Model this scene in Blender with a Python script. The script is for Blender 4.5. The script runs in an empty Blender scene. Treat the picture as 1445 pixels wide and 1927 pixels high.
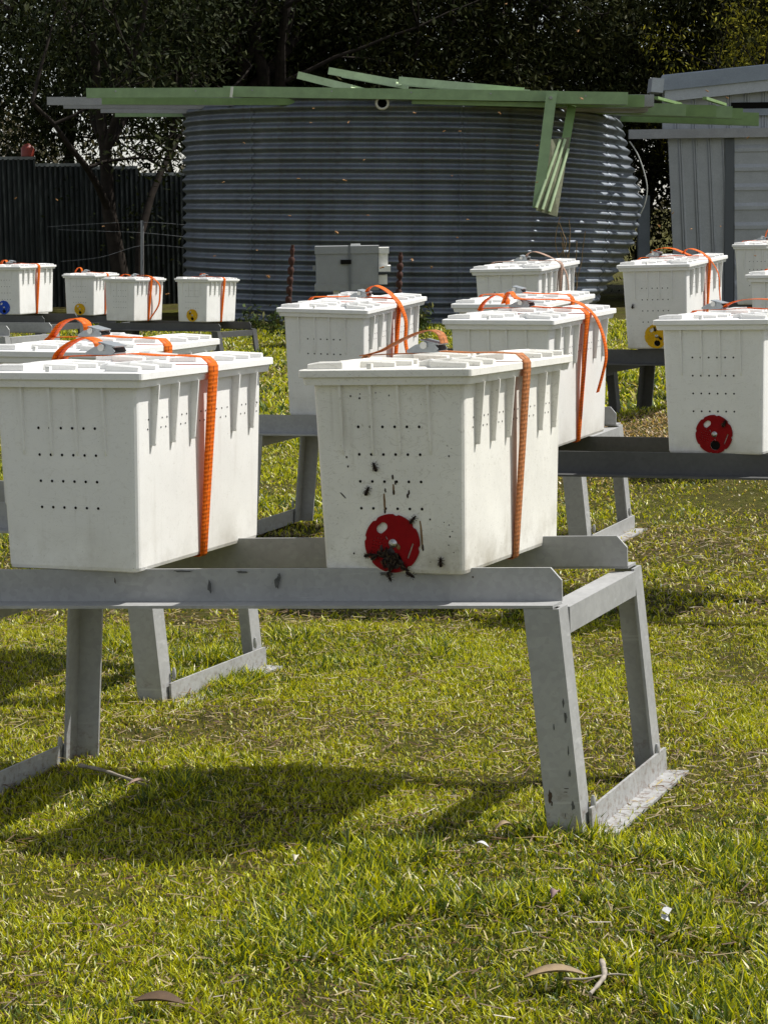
import bpy, bmesh, math, random
import numpy as np
from mathutils import Vector, Matrix
random.seed(7); rng = np.random.default_rng(11)
R = math.radians
scene = bpy.context.scene
C = scene.collection

# ------------------------------------------------------------------ camera
FPX, PITCH, ROLL, EYE = 4290.4, 0.1313157, -0.0142537, 1.245
cd = bpy.data.cameras.new('camera'); cam = bpy.data.objects.new('camera', cd); C.objects.link(cam)
cd.sensor_fit = 'VERTICAL'; cd.sensor_height = 36.0; cd.lens = FPX / 1927.0 * 36.0
cd.clip_start = 0.05; cd.clip_end = 2000.0
fw = Vector((0, math.cos(PITCH), -math.sin(PITCH))); r0 = Vector((1, 0, 0)); u0 = Vector((0, math.sin(PITCH), math.cos(PITCH)))
rt = math.cos(ROLL) * r0 + math.sin(ROLL) * u0; up = -math.sin(ROLL) * r0 + math.cos(ROLL) * u0
cam.matrix_world = Matrix(((rt.x, up.x, -fw.x, 0), (rt.y, up.y, -fw.y, 0), (rt.z, up.z, -fw.z, EYE), (0, 0, 0, 1)))
scene.camera = cam

# ------------------------------------------------------------------ sky, sun, exposure
SUN_EL, SUN_AZ = 57.5, 75.0          # azimuth clockwise from +Y
world = bpy.data.worlds.new('World'); scene.world = world; world.use_nodes = True
wn = world.node_tree.nodes; wl = world.node_tree.links
for n in list(wn): wn.remove(n)
wo = wn.new('ShaderNodeOutputWorld'); bg = wn.new('ShaderNodeBackground'); sky = wn.new('ShaderNodeTexSky')
hsv = wn.new('ShaderNodeHueSaturation'); hsv.inputs['Saturation'].default_value = 0.38
sky.sky_type = 'NISHITA'; sky.sun_disc = False
sky.sun_elevation = R(SUN_EL); sky.sun_rotation = R(SUN_AZ)
sky.air_density = 1.0; sky.dust_density = 0.5; sky.ozone_density = 1.0
bg.inputs['Strength'].default_value = 0.108
wl.new(sky.outputs[0], hsv.inputs['Color']); wl.new(hsv.outputs[0], bg.inputs[0]); wl.new(bg.outputs[0], wo.inputs[0])
sl = bpy.data.lights.new('sun', 'SUN'); sun = bpy.data.objects.new('sun', sl); C.objects.link(sun)
sl.energy = 5.0; sl.angle = R(0.53); sl.color = (1.0, 0.97, 0.925)
sd = Vector((math.cos(R(SUN_EL)) * math.sin(R(SUN_AZ)), math.cos(R(SUN_EL)) * math.cos(R(SUN_AZ)), math.sin(R(SUN_EL))))
sun.rotation_euler = sd.to_track_quat('Z', 'Y').to_euler(); sun.location = (20, 5, 30)
scene.view_settings.view_transform = 'Standard'; scene.view_settings.look = 'None'
scene.view_settings.exposure = 0.40; scene.view_settings.gamma = 1.0
scene.view_settings.use_curve_mapping = False
scene.cycles.max_bounces = 8
scene.cycles.transparent_max_bounces = 8

# ------------------------------------------------------------------ helpers
def PX(u, v, y):
    """survey helper: world point at depth y seen along a measured direction"""
    a, b = u - 722.5, v - 963.5
    cr, sr = math.cos(ROLL), math.sin(ROLL)
    px, py = (a * cr + b * sr) / FPX, (-a * sr + b * cr) / FPX
    c, s = math.cos(PITCH), math.sin(PITCH)
    d = Vector((px, c - py * s, -s - py * c))
    p = d * (y / d.y); p.z += EYE
    return p

def sstep(a, b, x):
    t = np.clip((x - a) / (b - a), 0, 1); return t * t * (3 - 2 * t)

def ground_z(x, y):
    x = np.asarray(x, float); y = np.asarray(y, float)
    z = -0.03 - 0.13 * sstep(10, 23, y)
    z = z + 0.28 * np.exp(-((x - 1.6) / 1.0) ** 2 - ((y - 11.4) / 1.25) ** 2)
    z = z + 0.012 * np.sin(x * 2.1 + 0.7) * np.sin(y * 1.7) + 0.006 * np.sin(x * 5.3 + y * 3.1)
    return z

class MB:
    def __init__(s): s.v = []; s.f = []; s.sm = []
    def add(s, vs, fs, smooth=False):
        o = len(s.v); s.v += [tuple(p) for p in vs]
        s.f += [tuple(i + o for i in f) for f in fs]; s.sm += [smooth] * len(fs)
    def box(s, c, d, rot=None):
        hx, hy, hz = d[0] / 2, d[1] / 2, d[2] / 2
        vs = [Vector((sx * hx, sy * hy, sz * hz)) for sx in (-1, 1) for sy in (-1, 1) for sz in (-1, 1)]
        if rot is not None: vs = [rot @ p for p in vs]
        vs = [p + Vector(c) for p in vs]
        s.add(vs, [(0, 1, 3, 2), (4, 6, 7, 5), (0, 4, 5, 1), (2, 3, 7, 6), (0, 2, 6, 4), (1, 5, 7, 3)])
    def prism(s, poly, axis_fn, a, b):
        """poly: 2d points, axis_fn(p2, t) -> 3d ; t = a, b"""
        n = len(poly)
        vs = [axis_fn(p, a) for p in poly] + [axis_fn(p, b) for p in poly]
        fs = [tuple(range(n - 1, -1, -1)), tuple(range(n, 2 * n))] + [(i, (i + 1) % n, n + (i + 1) % n, n + i) for i in range(n)]
        s.add(vs, fs)
    def loft(s, rings, cap=True, smooth=False, closed=True):
        n = len(rings[0]); vs = [p for r in rings for p in r]; fs = []
        for k in range(len(rings) - 1):
            for i in range(n if closed else n - 1):
                j = (i + 1) % n
                fs.append((k * n + i, k * n + j, (k + 1) * n + j, (k + 1) * n + i))
        s.add(vs, fs, smooth)
        if cap:
            s.add(rings[0], [tuple(range(n - 1, -1, -1))]); s.add(rings[-1], [tuple(range(n))])
    def tube(s, pts, rads, n=8, smooth=True, cap=True):
        pts = [Vector(p) for p in pts]
        if not hasattr(rads, '__len__'): rads = [rads] * len(pts)
        rings = []; prev = None
        for i, p in enumerate(pts):
            t = (pts[min(i + 1, len(pts) - 1)] - pts[max(i - 1, 0)]).normalized()
            if prev is None: a = t.orthogonal().normalized()
            else: a = (prev - t * prev.dot(t)).normalized()
            prev = a; b = t.cross(a)
            rings.append([p + rads[i] * (math.cos(2 * math.pi * k / n) * a + math.sin(2 * math.pi * k / n) * b) for k in range(n)])
        s.loft(rings, cap, smooth)
    def ell(s, c, r, rot=None, nu=8, nv=6):
        rings = []
        for j in range(1, nv):
            th = math.pi * j / nv
            ring = []
            for i in range(nu):
                ph = 2 * math.pi * i / nu
                p = Vector((r[0] * math.cos(th), r[1] * math.sin(th) * math.cos(ph), r[2] * math.sin(th) * math.sin(ph)))
                if rot is not None: p = rot @ p
                ring.append(p + Vector(c))
            rings.append(ring)
        s.loft(rings, True, True)
    def mesh(s, name, mat):
        m = bpy.data.meshes.new(name); m.from_pydata(s.v, [], s.f)
        m.polygons.foreach_set('use_smooth', s.sm)
        if mat: m.materials.append(mat)
        bm = bmesh.new(); bm.from_mesh(m); bmesh.ops.recalc_face_normals(bm, faces=bm.faces); bm.to_mesh(m); bm.free()
        return m
    def build(s, name, mat, parent=None, loc=None):
        return link(name, s.mesh(name, mat), parent, loc)

def link(name, mesh, parent=None, loc=None):
    o = bpy.data.objects.new(name, mesh); C.objects.link(o)
    if parent: o.parent = parent
    if loc is not None: o.location = loc
    return o

def tag(o, label, cat, group=None, kind=None):
    o['label'] = label; o['category'] = cat
    if group: o['group'] = group
    if kind: o['kind'] = kind
    return o

def thing(name, label, cat, loc=(0, 0, 0), rot=(0, 0, 0), group=None):
    o = bpy.data.objects.new(name, None); C.objects.link(o); o.empty_display_size = 0.1
    o.location = loc; o.rotation_euler = rot
    return tag(o, label, cat, group)

def structure(o): o['kind'] = 'structure'; return o

def catmull(pts, n=6):
    P = [Vector(p) for p in pts]; out = []
    for i in range(len(P) - 1):
        a = P[max(i - 1, 0)]; b = P[i]; c = P[i + 1]; d = P[min(i + 2, len(P) - 1)]
        for k in range(n):
            t = k / n
            out.append(0.5 * ((2 * b) + (c - a) * t + (2 * a - 5 * b + 4 * c - d) * t * t + (3 * b - a - 3 * c + d) * t ** 3))
    out.append(P[-1]); return out

# ------------------------------------------------------------------ materials
def mat(name):
    m = bpy.data.materials.new(name); m.use_nodes = True
    nt = m.node_tree; b = nt.nodes['Principled BSDF']
    return m, nt, b

def ramp(nt, fac, stops):
    r = nt.nodes.new('ShaderNodeValToRGB'); e = r.color_ramp.elements
    while len(e) < len(stops): e.new(0.5)
    for k, (p, c) in enumerate(stops):
        e[k].position = p; e[k].color = (*c, 1) if len(c) == 3 else c
    nt.links.new(fac, r.inputs[0]); return r

def noise(nt, scale, detail=4, rough=0.55, coord=None, dist=0.0):
    n = nt.nodes.new('ShaderNodeTexNoise'); n.inputs['Scale'].default_value = scale
    n.inputs['Detail'].default_value = detail; n.inputs['Roughness'].default_value = rough; n.inputs['Distortion'].default_value = dist
    if coord is not None: nt.links.new(coord, n.inputs['Vector'])
    return n

def tc(nt, kind='Object', scale=None, loc=None):
    t = nt.nodes.new('ShaderNodeTexCoord'); o = t.outputs[kind]
    if scale or loc:
        mp = nt.nodes.new('ShaderNodeMapping')
        if scale: mp.inputs['Scale'].default_value = scale
        if loc: mp.inputs['Location'].default_value = loc
        nt.links.new(o, mp.inputs['Vector']); o = mp.outputs[0]
    return o

def mix(nt, fac, a, b, mode='MIX'):
    m = nt.nodes.new('ShaderNodeMix'); m.data_type = 'RGBA'; m.blend_type = mode
    if isinstance(fac, (int, float)): m.inputs[0].default_value = fac
    else: nt.links.new(fac, m.inputs[0])
    for k, v in ((6, a), (7, b)):
        if isinstance(v, tuple): m.inputs[k].default_value = (*v, 1)
        else: nt.links.new(v, m.inputs[k])
    return m.outputs[2]

def bump(nt, b, h, strength=0.3, dist=0.002):
    bp = nt.nodes.new('ShaderNodeBump'); bp.inputs['Strength'].default_value = strength; bp.inputs['Distance'].default_value = dist
    nt.links.new(h, bp.inputs['Height']); nt.links.new(bp.outputs[0], b.inputs['Normal'])

def plastic(name, base, dirt, amount, seed):
    m, nt, b = mat(name)
    oi = nt.nodes.new('ShaderNodeObjectInfo'); raw = tc(nt, 'Object')
    def shifted(sc, k):
        ad = nt.nodes.new('ShaderNodeVectorMath'); ad.operation = 'MULTIPLY_ADD'; ad.inputs[1].default_value = sc; nt.links.new(raw, ad.inputs[0])
        mu_ = nt.nodes.new('ShaderNodeMath'); mu_.operation = 'MULTIPLY'; mu_.inputs[1].default_value = 37.0 + k; nt.links.new(oi.outputs['Random'], mu_.inputs[0])
        cb = nt.nodes.new('ShaderNodeCombineXYZ'); nt.links.new(mu_.outputs[0], cb.inputs[0]); nt.links.new(mu_.outputs[0], cb.inputs[1]); cb.inputs[2].default_value = seed + k
        nt.links.new(cb.outputs[0], ad.inputs[2]); return ad.outputs[0]
    co = shifted((1, 1, 1), 0.0)
    big = noise(nt, 6, 6, 0.65, co); fine = noise(nt, 90, 4, 0.7, co); st = noise(nt, 26, 5, 0.7, shifted((1, 1, 0.10), 3.0)); sp = noise(nt, 240, 2, 0.6, co)
    scr = noise(nt, 11, 3, 0.5, shifted((1.0, 6.0, 2.2), 9.0), 2.5)
    r1 = ramp(nt, big.outputs[0], [(0.35, (0, 0, 0)), (0.72, (1, 1, 1))])
    r2 = ramp(nt, fine.outputs[0], [(0.60, (0, 0, 0)), (0.75, (1, 1, 1))])
    r3 = ramp(nt, st.outputs[0], [(0.58, (0, 0, 0)), (0.78, (1, 1, 1))])
    c = mix(nt, r1.outputs[0], base, tuple(x * (1 - 0.10 * amount) for x in base))
    mu = nt.nodes.new('ShaderNodeMath'); mu.operation = 'MULTIPLY'; mu.inputs[1].default_value = 0.30 * amount
    nt.links.new(r2.outputs[0], mu.inputs[0]); c = mix(nt, mu.outputs[0], c, dirt)
    mu2 = nt.nodes.new('ShaderNodeMath'); mu2.operation = 'MULTIPLY'; mu2.inputs[1].default_value = 0.22 * amount
    nt.links.new(r3.outputs[0], mu2.inputs[0]); c = mix(nt, mu2.outputs[0], c, dirt)
    # fine specks, faint scuff lines and grime rising from the base
    r4 = ramp(nt, sp.outputs[0], [(0.70, (0, 0, 0)), (0.74, (1, 1, 1))]); r5 = ramp(nt, scr.outputs[0], [(0.485, (0, 0, 0)), (0.5, (1, 1, 1)), (0.515, (0, 0, 0))])
    sz = nt.nodes.new('ShaderNodeSeparateXYZ'); nt.links.new(raw, sz.inputs[0])
    lo = nt.nodes.new('ShaderNodeMapRange'); lo.inputs[1].default_value = 0.0; lo.inputs[2].default_value = 0.10; lo.inputs[3].default_value = 1.0; lo.inputs[4].default_value = 0.0; nt.links.new(sz.outputs[2], lo.inputs[0])
    gr = ramp(nt, big.outputs[0], [(0.42, (0, 0, 0)), (0.7, (1, 1, 1))])
    def scaled(fac, k, other=None):
        q = nt.nodes.new('ShaderNodeMath'); q.operation = 'MULTIPLY'; nt.links.new(fac, q.inputs[0])
        if other is None: q.inputs[1].default_value = k; return q.outputs[0]
        nt.links.new(other, q.inputs[1]); q2 = nt.nodes.new('ShaderNodeMath'); q2.operation = 'MULTIPLY'; q2.inputs[1].default_value = k; nt.links.new(q.outputs[0], q2.inputs[0]); return q2.outputs[0]
    c = mix(nt, scaled(r4.outputs[0], 0.45 * amount), c, tuple(x * 0.5 for x in dirt)); c = mix(nt, scaled(r5.outputs[0], 0.16 * amount), c, dirt)
    c = mix(nt, scaled(gr.outputs[0], 0.6 * amount, lo.outputs[0]), c, dirt)
    nt.links.new(c, b.inputs['Base Color'])
    b.inputs['Roughness'].default_value = 0.5; b.inputs['IOR'].default_value = 1.45
    b.inputs['Specular IOR Level'].default_value = 0.35
    bump(nt, b, fine.outputs[0], 0.12, 0.001)
    return m

WHITE = plastic('white_plastic', (0.80, 0.79, 0.755), (0.30, 0.26, 0.18), 0.85, 0.3)
WHITE_DIRTY = plastic('weathered_white_plastic', (0.775, 0.755, 0.685), (0.22, 0.18, 0.10), 1.45, 4.1)
HIVEWOOD = plastic('painted_wood', (0.27, 0.28, 0.28), (0.20, 0.18, 0.14), 1.2, 2.2)

def simple(name, col, rough=0.5, metal=0.0, var=0.0, scale=20, spec=0.5):
    m, nt, b = mat(name)
    b.inputs['Roughness'].default_value = rough; b.inputs['Metallic'].default_value = metal; b.inputs['Specular IOR Level'].default_value = spec
    if var:
        n = noise(nt, scale, 5, 0.65, tc(nt))
        r = ramp(nt, n.outputs[0], [(0.3, tuple(c * (1 - var) for c in col)), (0.7, tuple(min(1, c * (1 + var)) for c in col))])
        nt.links.new(r.outputs[0], b.inputs['Base Color'])
        bump(nt, b, n.outputs[0], 0.15, 0.002)
    else: b.inputs['Base Color'].default_value = (*col, 1)
    return m

def steel(name, base, dark, rust_amt, seed, metal=0.55, rough=0.48):
    m, nt, b = mat(name)
    co = tc(nt, 'Object', loc=(seed, seed, seed))
    n1 = noise(nt, 5, 5, 0.6, co); n2 = noise(nt, 60, 6, 0.75, co); n3 = noise(nt, 9, 6, 0.75, tc(nt, 'Object', (1, 1, 2.5), (seed * 3, 1, 2)))
    vo = nt.nodes.new('ShaderNodeTexVoronoi'); vo.inputs['Scale'].default_value = 85; nt.links.new(co, vo.inputs['Vector'])
    stx = noise(nt, 40, 4, 0.7, tc(nt, 'Object', (0.06, 0.3, 1), (seed, 0, 0)))
    r1 = ramp(nt, n1.outputs[0], [(0.3, tuple(0.5 * (x + y) for x, y in zip(base, dark))), (0.6, base), (0.8, tuple(min(1, c * 1.1) for c in base))])
    bw_ = nt.nodes.new('ShaderNodeRGBToBW'); nt.links.new(vo.outputs['Color'], bw_.inputs[0])
    sp = ramp(nt, bw_.outputs[0], [(0.2, (0.93, 0.93, 0.93)), (0.8, (1.04, 1.04, 1.04))])
    c = mix(nt, 1.0, r1.outputs[0], sp.outputs[0], 'MULTIPLY')
    r2 = ramp(nt, n2.outputs[0], [(0.60, (0, 0, 0)), (0.72, (1, 1, 1))]); c = mix(nt, r2.outputs[0], c, tuple(x * 0.72 for x in base))
    r4 = ramp(nt, stx.outputs[0], [(0.62, (0, 0, 0)), (0.68, (0.6, 0.6, 0.6))]); c = mix(nt, r4.outputs[0], c, tuple(min(1, x * 1.25) for x in base))
    r3 = ramp(nt, n3.outputs[0], [(0.74 - 0.1 * rust_amt, (0, 0, 0)), (0.82 - 0.1 * rust_amt, (0.75, 0.75, 0.75))]); c = mix(nt, r3.outputs[0], c, (0.045, 0.030, 0.022))
    # rust and mud creeping up from the feet
    sz = nt.nodes.new('ShaderNodeSeparateXYZ'); nt.links.new(tc(nt, 'Object'), sz.inputs[0])
    lo = nt.nodes.new('ShaderNodeMapRange'); lo.inputs[1].default_value = -0.47; lo.inputs[2].default_value = -0.36; lo.inputs[3].default_value = 1.0; lo.inputs[4].default_value = 0.0; nt.links.new(sz.outputs[2], lo.inputs[0])
    rr_ = ramp(nt, n2.outputs[0], [(0.50, (0, 0, 0)), (0.62, (1, 1, 1))]); q = nt.nodes.new('ShaderNodeMath'); q.operation = 'MULTIPLY'; nt.links.new(lo.outputs[0], q.inputs[0]); nt.links.new(rr_.outputs[0], q.inputs[1])
    q2 = nt.nodes.new('ShaderNodeMath'); q2.operation = 'MULTIPLY'; q2.inputs[1].default_value = 0.65; nt.links.new(q.outputs[0], q2.inputs[0])
    c = mix(nt, q2.outputs[0], c, (0.13, 0.065, 0.035))
    nt.links.new(c, b.inputs['Base Color'])
    b.inputs['Metallic'].default_value = metal
    rr = ramp(nt, n2.outputs[0], [(0.3, (rough + .12,) * 3), (0.7, (rough - .08,) * 3)]); nt.links.new(rr.outputs[0], b.inputs['Roughness'])
    bump(nt, b, n2.outputs[0], 0.15, 0.001)
    return m

GALV = steel('galvanised_steel', (0.37, 0.37, 0.36), (0.25, 0.25, 0.245), 0.3, 0.7, 0.3, 0.55)
GALV_SHADED = steel('shaded_galvanised_steel', (0.095, 0.095, 0.093), (0.055, 0.055, 0.055), 0.4, 2.9, 0.3, 0.6)  # same galvanised steel, with the shade on these stands put into the colour
BUCKLE = simple('zinc_buckle', (0.26, 0.28, 0.29), 0.5, 0.6, 0.12, 60)
SCREW = simple('screw_metal', (0.5, 0.5, 0.48), 0.35, 0.9)
BLACK = simple('dark_opening', (0.008, 0.007, 0.006), 0.9, spec=0.1)

def webbing(name, col, dark):
    m, nt, b = mat(name)
    uv = nt.nodes.new('ShaderNodeUVMap').outputs[0]
    sep = nt.nodes.new('ShaderNodeSeparateXYZ'); nt.links.new(uv, sep.inputs[0])
    w = nt.nodes.new('ShaderNodeTexWave'); w.wave_type = 'BANDS'; w.bands_direction = 'Y'; w.inputs['Scale'].default_value = 34; w.inputs['Distortion'].default_value = 1.5
    nt.links.new(uv, w.inputs['Vector'])
    wr = ramp(nt, w.outputs[0], [(0.15, tuple(c * 0.78 for c in col)), (0.5, col)])
    # centre stitching: |u-.5| small and dashed along v
    a = nt.nodes.new('ShaderNodeMath'); a.operation = 'SUBTRACT'; a.inputs[1].default_value = 0.5; nt.links.new(sep.outputs[0], a.inputs[0])
    ab = nt.nodes.new('ShaderNodeMath'); ab.operation = 'ABSOLUTE'; nt.links.new(a.outputs[0], ab.inputs[0])
    lt = nt.nodes.new('ShaderNodeMath'); lt.operation = 'LESS_THAN'; lt.inputs[1].default_value = 0.045; nt.links.new(ab.outputs[0], lt.inputs[0])
    mm = nt.nodes.new('ShaderNodeMath'); mm.operation = 'MULTIPLY'; mm.inputs[1].default_value = 46; nt.links.new(sep.outputs[1], mm.inputs[0])
    fr = nt.nodes.new('ShaderNodeMath'); fr.operation = 'FRACT'; nt.links.new(mm.outputs[0], fr.inputs[0])
    l2 = nt.nodes.new('ShaderNodeMath'); l2.operation = 'LESS_THAN'; l2.inputs[1].default_value = 0.6; nt.links.new(fr.outputs[0], l2.inputs[0])
    an = nt.nodes.new('ShaderNodeMath'); an.operation = 'MULTIPLY'; nt.links.new(lt.outputs[0], an.inputs[0]); nt.links.new(l2.outputs[0], an.inputs[1])
    n = noise(nt, 40, 4, 0.6, tc(nt))
    c = mix(nt, an.outputs[0], wr.outputs[0], dark)
    nr = ramp(nt, n.outputs[0], [(0.3, (0.86, 0.86, 0.86)), (0.65, (1, 1, 1))])
    c = mix(nt, 1.0, c, nr.outputs[0], 'MULTIPLY')
    nt.links.new(c, b.inputs['Base Color']); b.inputs['Roughness'].default_value = 0.55
    b.inputs['Specular IOR Level'].default_value = 0.3
    tr = nt.nodes.new('ShaderNodeBsdfTranslucent'); nt.links.new(c, tr.inputs['Color'])
    ms = nt.nodes.new('ShaderNodeMixShader'); ms.inputs[0].default_value = 0.40
    out = nt.nodes['Material Output']
    nt.links.new(b.outputs[0], ms.inputs[1]); nt.links.new(tr.outputs[0], ms.inputs[2]); nt.links.new(ms.outputs[0], out.inputs[0])
    bump(nt, b, w.outputs[0], 0.4, 0.001)
    return m

ORANGE = webbing('orange_webbing', (0.95, 0.22, 0.012), (0.40, 0.06, 0.01))
ORANGE_DULL = webbing('faded_orange_webbing', (0.62, 0.25, 0.09), (0.16, 0.07, 0.03))
ORANGE_PALE = webbing('bleached_orange_webbing', (0.60, 0.42, 0.32), (0.35, 0.2, 0.14))

# ------------------------------------------------------------------ ground
def ground_material():
    m, nt, b = mat('lawn_soil')
    co = tc(nt, 'Object')
    n1 = noise(nt, 0.9, 6, 0.6, co); n2 = noise(nt, 14, 6, 0.75, co); n3 = noise(nt, 90, 4, 0.8, co)
    soil = ramp(nt, n3.outputs[0], [(0.35, (0.014, 0.010, 0.005)), (0.55, (0.055, 0.036, 0.020)), (0.74, (0.19, 0.135, 0.075))])
    grass = ramp(nt, n2.outputs[0], [(0.3, (0.028, 0.034, 0.004)), (0.55, (0.085, 0.092, 0.008)), (0.75, (0.17, 0.165, 0.025))])
    f = ramp(nt, n1.outputs[0], [(0.35, (0.25, 0.25, 0.25)), (0.65, (0.8, 0.8, 0.8))])
    c = mix(nt, f.outputs[0], soil.outputs[0], grass.outputs[0])
    nt.links.new(c, b.inputs['Base Color']); b.inputs['Roughness'].default_value = 0.95; b.inputs['Specular IOR Level'].default_value = 0.1
    bump(nt, b, n3.outputs[0], 0.8, 0.02)
    return m

def grid_mesh(name, xs, ys, zf, m):
    X, Y = np.meshgrid(xs, ys); Z = zf(X, Y)
    V = np.stack([X.ravel(), Y.ravel(), Z.ravel()], 1)
    nx, ny = len(xs), len(ys); I = np.arange((nx - 1) * (ny - 1)); i = I % (nx - 1); j = I // (nx - 1)
    a = j * nx + i; F = np.stack([a, a + 1, a + nx + 1, a + nx], 1)
    me = bpy.data.meshes.new(name); me.from_pydata(V.tolist(), [], F.tolist()); me.polygons.foreach_set('use_smooth', [True] * len(F)); me.materials.append(m)
    return me
xs = np.unique(np.concatenate([np.linspace(-900, -12, 14), np.linspace(-12, 14, 105), np.linspace(14, 900, 14)]))
ys = np.unique(np.concatenate([np.linspace(-60, 0, 6), np.linspace(0, 48, 193), np.linspace(48, 1500, 16)]))
structure(link('ground', grid_mesh('ground', xs, ys, ground_z, ground_material())))

# value noise for patchy grass
_tab = rng.random((64, 64))
def vnoise(x, y, s):
    x = np.asarray(x) / s + 100; y = np.asarray(y) / s + 100
    xi = np.floor(x).astype(int); yi = np.floor(y).astype(int); fx = x - xi; fy = y - yi
    fx = fx * fx * (3 - 2 * fx); fy = fy * fy * (3 - 2 * fy)
    g = lambda a, b: _tab[a % 64, b % 64]
    return (g(xi, yi) * (1 - fx) + g(xi + 1, yi) * fx) * (1 - fy) + (g(xi, yi + 1) * (1 - fx) + g(xi + 1, yi + 1) * fx) * fy

def leafy_material(name, attr, trans, rough=0.5, spec=0.4, tint=(1.35, 1.25, 0.5)):
    m, nt, b = mat(name)
    at = nt.nodes.new('ShaderNodeAttribute'); at.attribute_name = attr
    nt.links.new(at.outputs['Color'], b.inputs['Base Color'])
    b.inputs['Roughness'].default_value = rough; b.inputs['Specular IOR Level'].default_value = spec
    tr = nt.nodes.new('ShaderNodeBsdfTranslucent')
    nt.links.new(mix(nt, 1.0, at.outputs['Color'], tint, 'MULTIPLY'), tr.inputs['Color'])
    ms = nt.nodes.new('ShaderNodeMixShader'); ms.inputs[0].default_value = trans
    nt.links.new(b.outputs[0], ms.inputs[1]); nt.links.new(tr.outputs[0], ms.inputs[2])
    nt.links.new(ms.outputs[0], nt.nodes['Material Output'].inputs[0])
    return m
GRASS = leafy_material('grass_blades', 'tint', 0.35, 0.42, 0.5)

def mesh_from_np(name, V, tris, col, m):
    me = bpy.data.meshes.new(name)
    me.vertices.add(len(V)); me.vertices.foreach_set('co', V.astype(np.float32).ravel())
    me.loops.add(tris.size); me.loops.foreach_set('vertex_index', tris.astype(np.int32).ravel())
    me.polygons.add(len(tris)); k = tris.shape[1]
    me.polygons.foreach_set('loop_start', np.arange(0, tris.size, k, dtype=np.int32))
    me.polygons.foreach_set('loop_total', np.full(len(tris), k, dtype=np.int32))
    me.update(calc_edges=True)
    a = me.color_attributes.new('tint', 'FLOAT_COLOR', 'POINT')
    a.data.foreach_set('color', np.concatenate([col, np.ones((len(col), 1))], 1).astype(np.float32).ravel())
    me.materials.append(m); me.validate(); return me

def blades(name, x, y, h, w, lean, col, z0=None):
    n = len(x); z = ground_z(x, y) if z0 is None else z0
    ang = rng.uniform(0, 2 * math.pi, n); la = rng.uniform(0, 2 * math.pi, n)
    wx, wy = np.cos(ang) * w / 2, np.sin(ang) * w / 2
    lx, ly = np.cos(la) * lean, np.sin(la) * lean
    up_ = np.sqrt(np.maximum(0.03, 1 - np.minimum(lean, 0.985) ** 2))
    def pt(t, k, sg):
        b = t * t * 0.65 + t * 0.35
        return np.stack([x + lx * h * b + sg * wx * k, y + ly * h * b + sg * wy * k, z + h * up_ * (t - 0.18 * t * t * lean) - 0.004 * (t == 0)], 1)
    V = np.stack([pt(0, 0.8, -1), pt(0, 0.8, 1), pt(0.5, 1, -1), pt(0.5, 1, 1), pt(1, 0, 0)], 1).reshape(-1, 3)
    b = np.arange(n) * 5
    T = np.concatenate([np.stack([b, b + 1, b + 3], 1), np.stack([b, b + 3, b + 2], 1), np.stack([b + 2, b + 3, b + 4], 1)])
    cc = np.repeat(col, 5, 0); s = np.tile(np.array([0.25, 0.25, 1.0, 1.0, 1.3]), n)[:, None]  # shade between blades put into the colour: dark base, lighter tip
    return mesh_from_np(name, V, T, cc * s, GRASS)

def scatter(y0, y1, dens, margin=0.30, wide=2.6):
    n = int(dens * ((y1 * y1 - y0 * y0) * 0.17 + (y1 - y0) * 2 * margin))
    y = np.sqrt(rng.uniform(y0 * y0, y1 * y1, n)); hw = 0.172 * y + margin
    x = rng.uniform(-1, 1, n) * hw
    m = int(dens * 0.42 * (y1 - y0) * 2 * wide); y2 = rng.uniform(y0, y1, m)      # thinner lawn to either side
    x2 = (0.172 * y2 + margin + rng.uniform(0, wide, m)) * rng.choice([-1, 1], m)
    return np.concatenate([x, x2]), np.concatenate([y, y2])

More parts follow.
